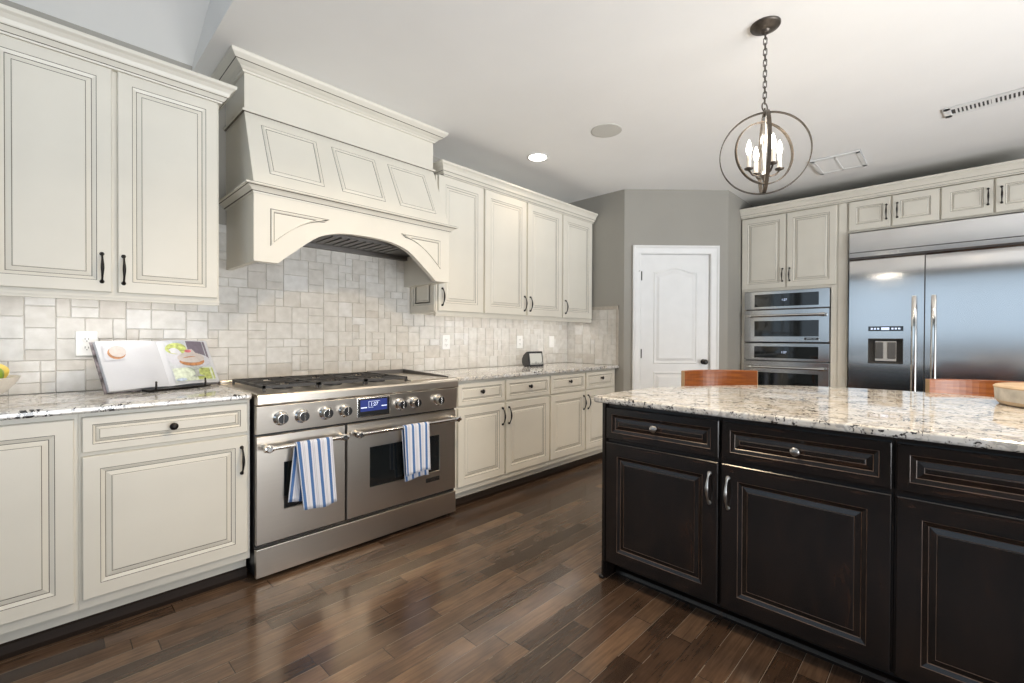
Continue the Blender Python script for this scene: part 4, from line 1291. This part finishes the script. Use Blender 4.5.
for k in range(10):
    strips(-1, 0.14, 0.84 - 0.09 * (k % 3), 0.48 - k * 0.036, 0.484 - k * 0.036, 0.0008, 'line', mbs, 6)
for k, b_ in mbs:
    b_.build('page_print', PC[k], bk, recalc=False)
stn = thing('book_stand', 'black wire cookbook stand on the left counter, holding the open book', 'book stand', (BKP[0], BKP[1], 0.914), PH)
m_ = MB(); cz, sy = math.cos(LE), math.sin(LE)
m_.box(-0.13, 0.17, -0.056, -0.004, 0.004, 0.0125)
for k in range(10):
    m_.tube([(-0.13 + k * 0.032, -0.052, 0.007), (-0.12 + k * 0.032, -0.006, 0.007)], 0.004, 6)
m_.build('ledge', M['bronze'], stn)
m_ = MB()
for x in (-0.095, 0.145):
    m_.tube([(x, -0.038, 0.008), (x, -0.050, 0.012), (x, -0.052, 0.030), (x + 0.004, -0.044, 0.048), (x + 0.010, -0.038, 0.044)], [0.005, 0.005, 0.0045, 0.004, 0.004], 8)
m_.build('page_holder', M['bronze'], stn)
m_ = MB()
for x in (-0.10, 0.10):
    m_.tube([(x, 0.034, 0.006), (x, 0.034 + 0.10 * sy, 0.006 + 0.10 * cz)], 0.004, 8)
    m_.tube([(x, 0.026, 0.006), (x, 0.125, 0.006)], 0.004, 8)
    m_.tube([(x, 0.125, 0.006), (x, 0.034 + 0.10 * sy, 0.006 + 0.10 * cz)], 0.004, 8)
m_.tube([(-0.10, 0.034, 0.006), (0.10, 0.034, 0.006)], 0.004, 8)
m_.build('easel_back', M['bronze'], stn)

# ---------------------------------------------------------------- fruit bowl
fb = thing('bowl', 'cream ceramic fruit bowl on the left counter, cut by the left edge', 'bowl', (-0.945, -0.32, 0.9145))
m_ = MB(); m_.lathe([(0.070, 0), (0.075, 0.004), (0.100, 0.016), (0.140, 0.045), (0.168, 0.080), (0.178, 0.100), (0.180, 0.104), (0.176, 0.104), (0.160, 0.078), (0.130, 0.044), (0.090, 0.018), (0.01, 0.012)], n=48)
m_.build('bowl_shell', M['ceramic'], fb)


def fruit(name, label, cat, loc, mat, prof, tilt, stem=False):
    r = thing(name, label, cat, loc); r.rotation_euler = tilt
    m_ = MB(); m_.lathe(prof, n=24); m_.build('flesh', M[mat], r)
    if stem:
        m_ = MB(); h = prof[-1][1]; m_.tube([(0, 0, h - 0.004), (0.003, 0, h + 0.012), (0.008, 0, h + 0.022)], [0.0025, 0.002, 0.003], 6); m_.build('stem', M['bronze'], r)
    return r


pear = [(0.004, 0), (0.022, 0.004), (0.034, 0.018), (0.037, 0.034), (0.032, 0.052), (0.022, 0.068), (0.016, 0.080), (0.010, 0.088), (0.003, 0.090)]
lem = [(0.003, 0), (0.008, 0.004), (0.020, 0.014), (0.029, 0.030), (0.029, 0.044), (0.020, 0.060), (0.008, 0.070), (0.003, 0.074)]
fruit('pear', 'green pear on top of the fruit bowl at the left edge', 'fruit', (-0.815, -0.362, 1.026), 'pear', pear, (0, 1.45, 3.6), True)
fruit('lemon', 'yellow lemon at the rim of the fruit bowl', 'fruit', (-0.815, -0.262, 1.002), 'lemon', lem, (0.2, -0.35, 0.0))

# ---------------------------------------------------------------- smart display on the right counter
sd_ = thing('smart_display', 'small charcoal smart display with a lit screen on the right counter', 'smart display', (2.545, -0.165, 0.9145), math.radians(-2))
m_ = MB(); lps = []
w2 = 0.098
for t in [k / 10 for k in range(11)]:
    xx = -w2 + 2 * w2 * t
    lps.append([(xx, -0.052, 0.0), (xx, -0.030, 0.140), (xx, -0.012, 0.136), (xx, 0.026, 0.105), (xx, 0.045, 0.070), (xx, 0.044, 0.035), (xx, 0.030, 0.006), (xx, 0.018, 0.0)])
m_.loops(lps, 0, 0, 0, False); m_.build('speaker_body', M['fabric'], sd_, bevel=0.004)
m_ = MB(); nf = Vector((0, -0.140, -0.022)).normalized(); base = Vector((0, -0.052, 0.0)); uu = Vector((0, 0.022, 0.140))


def scr(x, t, d):
    p = base + uu * t + nf * d
    return (x, p.y, p.z)


m_.loops([[scr(-0.098, 0.01, 0), scr(0.098, 0.01, 0), scr(0.098, 1, 0), scr(-0.098, 1, 0)], [scr(-0.098, 0.01, 0.006), scr(0.098, 0.01, 0.006), scr(0.098, 1, 0.006), scr(-0.098, 1, 0.006)]], 0, 0, 0)
m_.build('bezel', M['black'], sd_, bevel=0.003)
m_ = MB(); m_.face([scr(-0.083, 0.13, 0.0065), scr(0.083, 0.13, 0.0065), scr(0.083, 0.87, 0.0065), scr(-0.083, 0.87, 0.0065)]); m_.build('screen', M['screen'], sd_)
m_ = MB(); rng = random.Random(4)
for k in range(16):
    x = -0.075 + k * 0.0095; h = 0.08 + 0.17 * rng.random()
    m_.face([scr(x, 0.15, 0.0070), scr(x + 0.008, 0.15, 0.0070), scr(x + 0.005, 0.15 + h, 0.0070)])
m_.build('screen_picture', simple('screen_shrubs', (0.10, 0.095, 0.085), 0.3), sd_)


# ---------------------------------------------------------------- outlets
def outlet(label, x, z, kind):
    r = thing('wall_outlet' if kind == 'outlet' else 'light_switch', label, 'outlet' if kind == 'outlet' else 'switch', (x, -0.0095, z))
    MB().box(-0.040, 0.040, -0.006, 0.002, -0.060, 0.060).build('cover_plate', M['plate'], r, bevel=0.003)
    if kind == 'outlet':
        for q_ in (-0.021, 0.021):
            m_ = MB(); m_.lathe([(0.0165, 0.004), (0.0165, 0.0075), (0.015, 0.008)], (0, 0, q_), 'y', 20); so = m_.build('socket', M['plate'], r)
            s_ = MB(); s_.box(-0.0075, -0.005, -0.0085, -0.0078, q_ - 0.003, q_ + 0.008); s_.box(0.005, 0.0075, -0.0085, -0.0078, q_ - 0.003, q_ + 0.006); s_.lathe([(0.0026, 0.0078), (0.0026, 0.0085)], (0, 0, q_ - 0.009), 'y', 10)
            s_.build('slots', M['slot'], so)
    else:
        MB().box(-0.017, 0.017, -0.010, -0.004, -0.034, 0.034).build('rocker', M['plate'], r, bevel=0.002)
    return r


outlet('white outlet on the tile behind the cookbook, left of the range', -0.553, 1.145, 'outlet')
outlet('white outlet on the tile just right of the range', 1.635, 1.142, 'outlet')
outlet('white outlet on the tile behind the smart display', 2.53, 1.142, 'outlet')
outlet('white switch on the tile right of the smart display', 3.02, 1.142, 'switch')

# ---------------------------------------------------------------- ceiling fixtures
cn = thing('recessed_downlight', 'lit round recessed downlight in the ceiling near the wall cabinets', 'light', (2.105, -0.603, CEIL))
m_ = MB(); m_.lathe([(0.088, 0.0), (0.088, -0.004), (0.078, -0.007), (0.070, -0.004)], n=40, cap=False); m_.build('trim_ring', M['white'], cn)
m_ = MB(); m_.lathe([(0.074, -0.002), (0.071, -0.005), (0.02, -0.006)], n=40); m_.build('lens', M['can'], cn)
sl_ = bpy.data.lights.new('downlight_lamp', 'SPOT'); sl_.energy = 5; sl_.color = (1, 0.70, 0.40); sl_.spot_size = math.radians(130); sl_.spot_blend = 0.8; sl_.shadow_soft_size = 0.07
so_ = bpy.data.objects.new('downlight_lamp', sl_); C.objects.link(so_); so_.location = (2.105, -0.603, CEIL - 0.02)
spk = thing('ceiling_speaker', 'flush round white speaker grille in the ceiling', 'speaker', (2.08, -1.265, CEIL))
m_ = MB(); m_.lathe([(0.108, 0.0), (0.108, -0.003), (0.100, -0.005)], n=40, cap=False); m_.build('rim', M['speaker'], spk)
m_ = MB(); m_.lathe([(0.101, -0.001), (0.100, -0.004), (0.02, -0.0045)], n=40); m_.build('grille', M['speaker'], spk)
# double return panel
rp = thing('ceiling_return_panel', 'white two-panel return grille in the ceiling beyond the pendant', 'vent', (3.905, -2.345, CEIL), 0)
m_ = MB(); X0, X1, Y0, Y1 = -0.205, 0.205, -0.165, 0.165
for a, b2, c_, d_ in ((X0, X0 + 0.035, Y0, Y1), (X1 - 0.035, X1, Y0, Y1), (X0, X1, Y0, Y0 + 0.03), (X0, X1, Y1 - 0.03, Y1), (X0, X1, -0.008, 0.008)):
    m_.box(a, b2, c_, d_, -0.016, 0.0)
m_.build('frame', M['white'], rp, bevel=0.002)
for c_, d_ in ((Y0 + 0.03, -0.008), (0.008, Y1 - 0.03)):
    MB().box(X0 + 0.035, X1 - 0.035, c_, d_, -0.013, 0.0).build('panel', M['panel_white'], rp)
# slotted supply vent
sv = thing('ceiling_vent', 'white slotted supply vent in the ceiling near the right edge', 'vent', (3.36, -3.20, CEIL), math.radians(-4))
X0, X1, Y0, Y1 = -0.085, 0.085, -0.24, 0.215
m_ = MB(); m_.box(X0, X0 + 0.04, Y0, Y1, -0.008, 0); m_.box(X1 - 0.04, X1, Y0, Y1, -0.008, 0); m_.box(X0, X1, Y1 - 0.035, Y1, -0.008, 0); m_.box(X0, X1, Y0, Y0 + 0.035, -0.008, 0)
m_.build('frame', M['white'], sv, bevel=0.002)
m_ = MB(); ny = 20
for k in range(ny):
    y = Y0 + 0.04 + (Y1 - Y0 - 0.085) * k / ny
    m_.box(X0 + 0.04, X1 - 0.04, y, y + (0.0095 if k != 10 else 0.016), -0.007, -0.001)
m_.build('slats', M['white'], sv)
MB().box(X0 + 0.03, X1 - 0.03, Y0 + 0.03, Y1 - 0.03, -0.001, 0).build('duct', M['slot'], sv)

# ---------------------------------------------------------------- pendant
PX, PY = 1.655, -2.398
pn = thing('pendant_light', 'bronze orb pendant light with candle bulbs hanging over the island', 'pendant light', (PX, PY, 2.052))
ZC = 2.052
m_ = MB(); m_.lathe([(0.012, -0.040), (0.018, -0.036), (0.022, -0.028), (0.040, -0.024), (0.046, -0.016), (0.060, -0.012), (0.064, -0.006), (0.064, 0.0)], (0, 0, CEIL - ZC), n=36); m_.build('canopy', M['pendant'], pn)
ztop, zbot = 2.285 - ZC, CEIL - 0.038 - ZC
nl = 13; lh = (zbot - ztop) / nl * 1.32
chm = MB()
for k in range(nl):
    zc = ztop + (zbot - ztop) * (k + 0.5) / nl; pts = []
    for j in range(14):
        a = 2 * PI * j / 14; hx = 0.0075 * math.cos(a); hzz = (lh / 2 - 0.0075) * (1 if math.sin(a) > 0 else -1) + 0.0075 * math.sin(a)
        pts.append((hx, 0, zc + hzz) if k % 2 == 0 else (0, hx, zc + hzz))
    chm.tube(pts, 0.0022, 6, closed=True)
chm.build('chain', M['pendant'], pn)
m_ = MB(); m_.tube([(0.021 * math.cos(2 * PI * j / 20) * 0.96, -0.021 * math.cos(2 * PI * j / 20) * 0.27, 0.021 * math.sin(2 * PI * j / 20) + 2.266 - ZC) for j in range(20)], 0.003, 8, closed=True)
m_.tube([(0, 0, 2.225 - ZC), (0, 0, 2.262 - ZC)], 0.004, 8)
m_.build('hanging_loop', M['pendant'], pn)


def ring(rad, ang, width, th, zc=0.0):
    """flat band ring about a vertical diameter; ang turns its axis in plan"""
    ax = Vector((math.cos(ang), math.sin(ang), 0)); ux = Vector((-math.sin(ang), math.cos(ang), 0)); lps = []; n_ = 72
    for k in range(n_):
        a = 2 * PI * k / n_; d = ux * math.cos(a) + Vector((0, 0, 1)) * math.sin(a)
        lps.append([d * (rad - th / 2) - ax * width / 2, d * (rad + th / 2) - ax * width / 2, d * (rad + th / 2) + ax * width / 2, d * (rad - th / 2) + ax * width / 2])
    lps.append(lps[0]); m_ = MB(); m_.loops(lps, 0)
    for i in range(len(m_.v)):
        m_.v[i] = (m_.v[i][0], m_.v[i][1], m_.v[i][2] + zc)
    return m_.build('ring', M['pendant'], pn)


vd = math.atan2(-3.046 - PY, -0.712 - PX)     # towards where one stands in the kitchen
ring(0.190, vd + 0.10, 0.014, 0.004)
ring(0.184, vd + PI / 2 + 0.11, 0.016, 0.004)
ring(0.143, vd + 0.62, 0.014, 0.004)
m_ = MB(); m_.lathe([(0.010, 0.165), (0.007, 0.150), (0.012, 0.100), (0.017, 0.060), (0.010, 0.020), (0.006, -0.02), (0.008, -0.080), (0.016, -0.095), (0.022, -0.105), (0.012, -0.120), (0.004, -0.13)], n=20); m_.build('stem', M['pewter'], pn)
m_ = MB(); m_.tube([(0, 0, 0.160), (0, 0, 0.19)], 0.004, 8); m_.tube([(0, 0, -0.13), (0, 0, -0.19)], 0.004, 8); m_.build('spindle', M['pendant'], pn)
for k in range(4):
    a = vd + 0.50 + k * PI / 2; dx, dy = math.cos(a), math.sin(a); rr = 0.072
    m_ = MB(); m_.tube([(dx * 0.012, dy * 0.012, -0.100), (dx * 0.030, dy * 0.030, -0.108), (dx * 0.055, dy * 0.055, -0.100), (dx * rr, dy * rr, -0.080)], 0.0045, 8)
    m_.lathe([(0.004, -0.082), (0.018, -0.076), (0.020, -0.071), (0.012, -0.070)], (dx * rr, dy * rr, 0), n=18)
    ar = m_.build('candle_arm', M['pendant'], pn)
    m_ = MB(); m_.lathe([(0.0095, -0.071), (0.0095, -0.012), (0.006, -0.008)], (dx * rr, dy * rr, 0), n=16); m_.build('candle_sleeve', M['candle'], ar)
    m_ = MB(); m_.lathe([(0.006, -0.010), (0.011, 0.006), (0.0125, 0.018), (0.010, 0.036), (0.004, 0.056), (0.001, 0.062)], (dx * rr, dy * rr, 0), n=16); m_.build('bulb', M['bulb'], ar)
    pl = bpy.data.lights.new('candle_lamp', 'POINT'); pl.energy = 0.5; pl.color = (1, 0.90, 0.76); pl.shadow_soft_size = 0.02
    po = bpy.data.objects.new('candle_lamp', pl); C.objects.link(po); po.location = (PX + dx * rr, PY + dy * rr, ZC + 0.085)
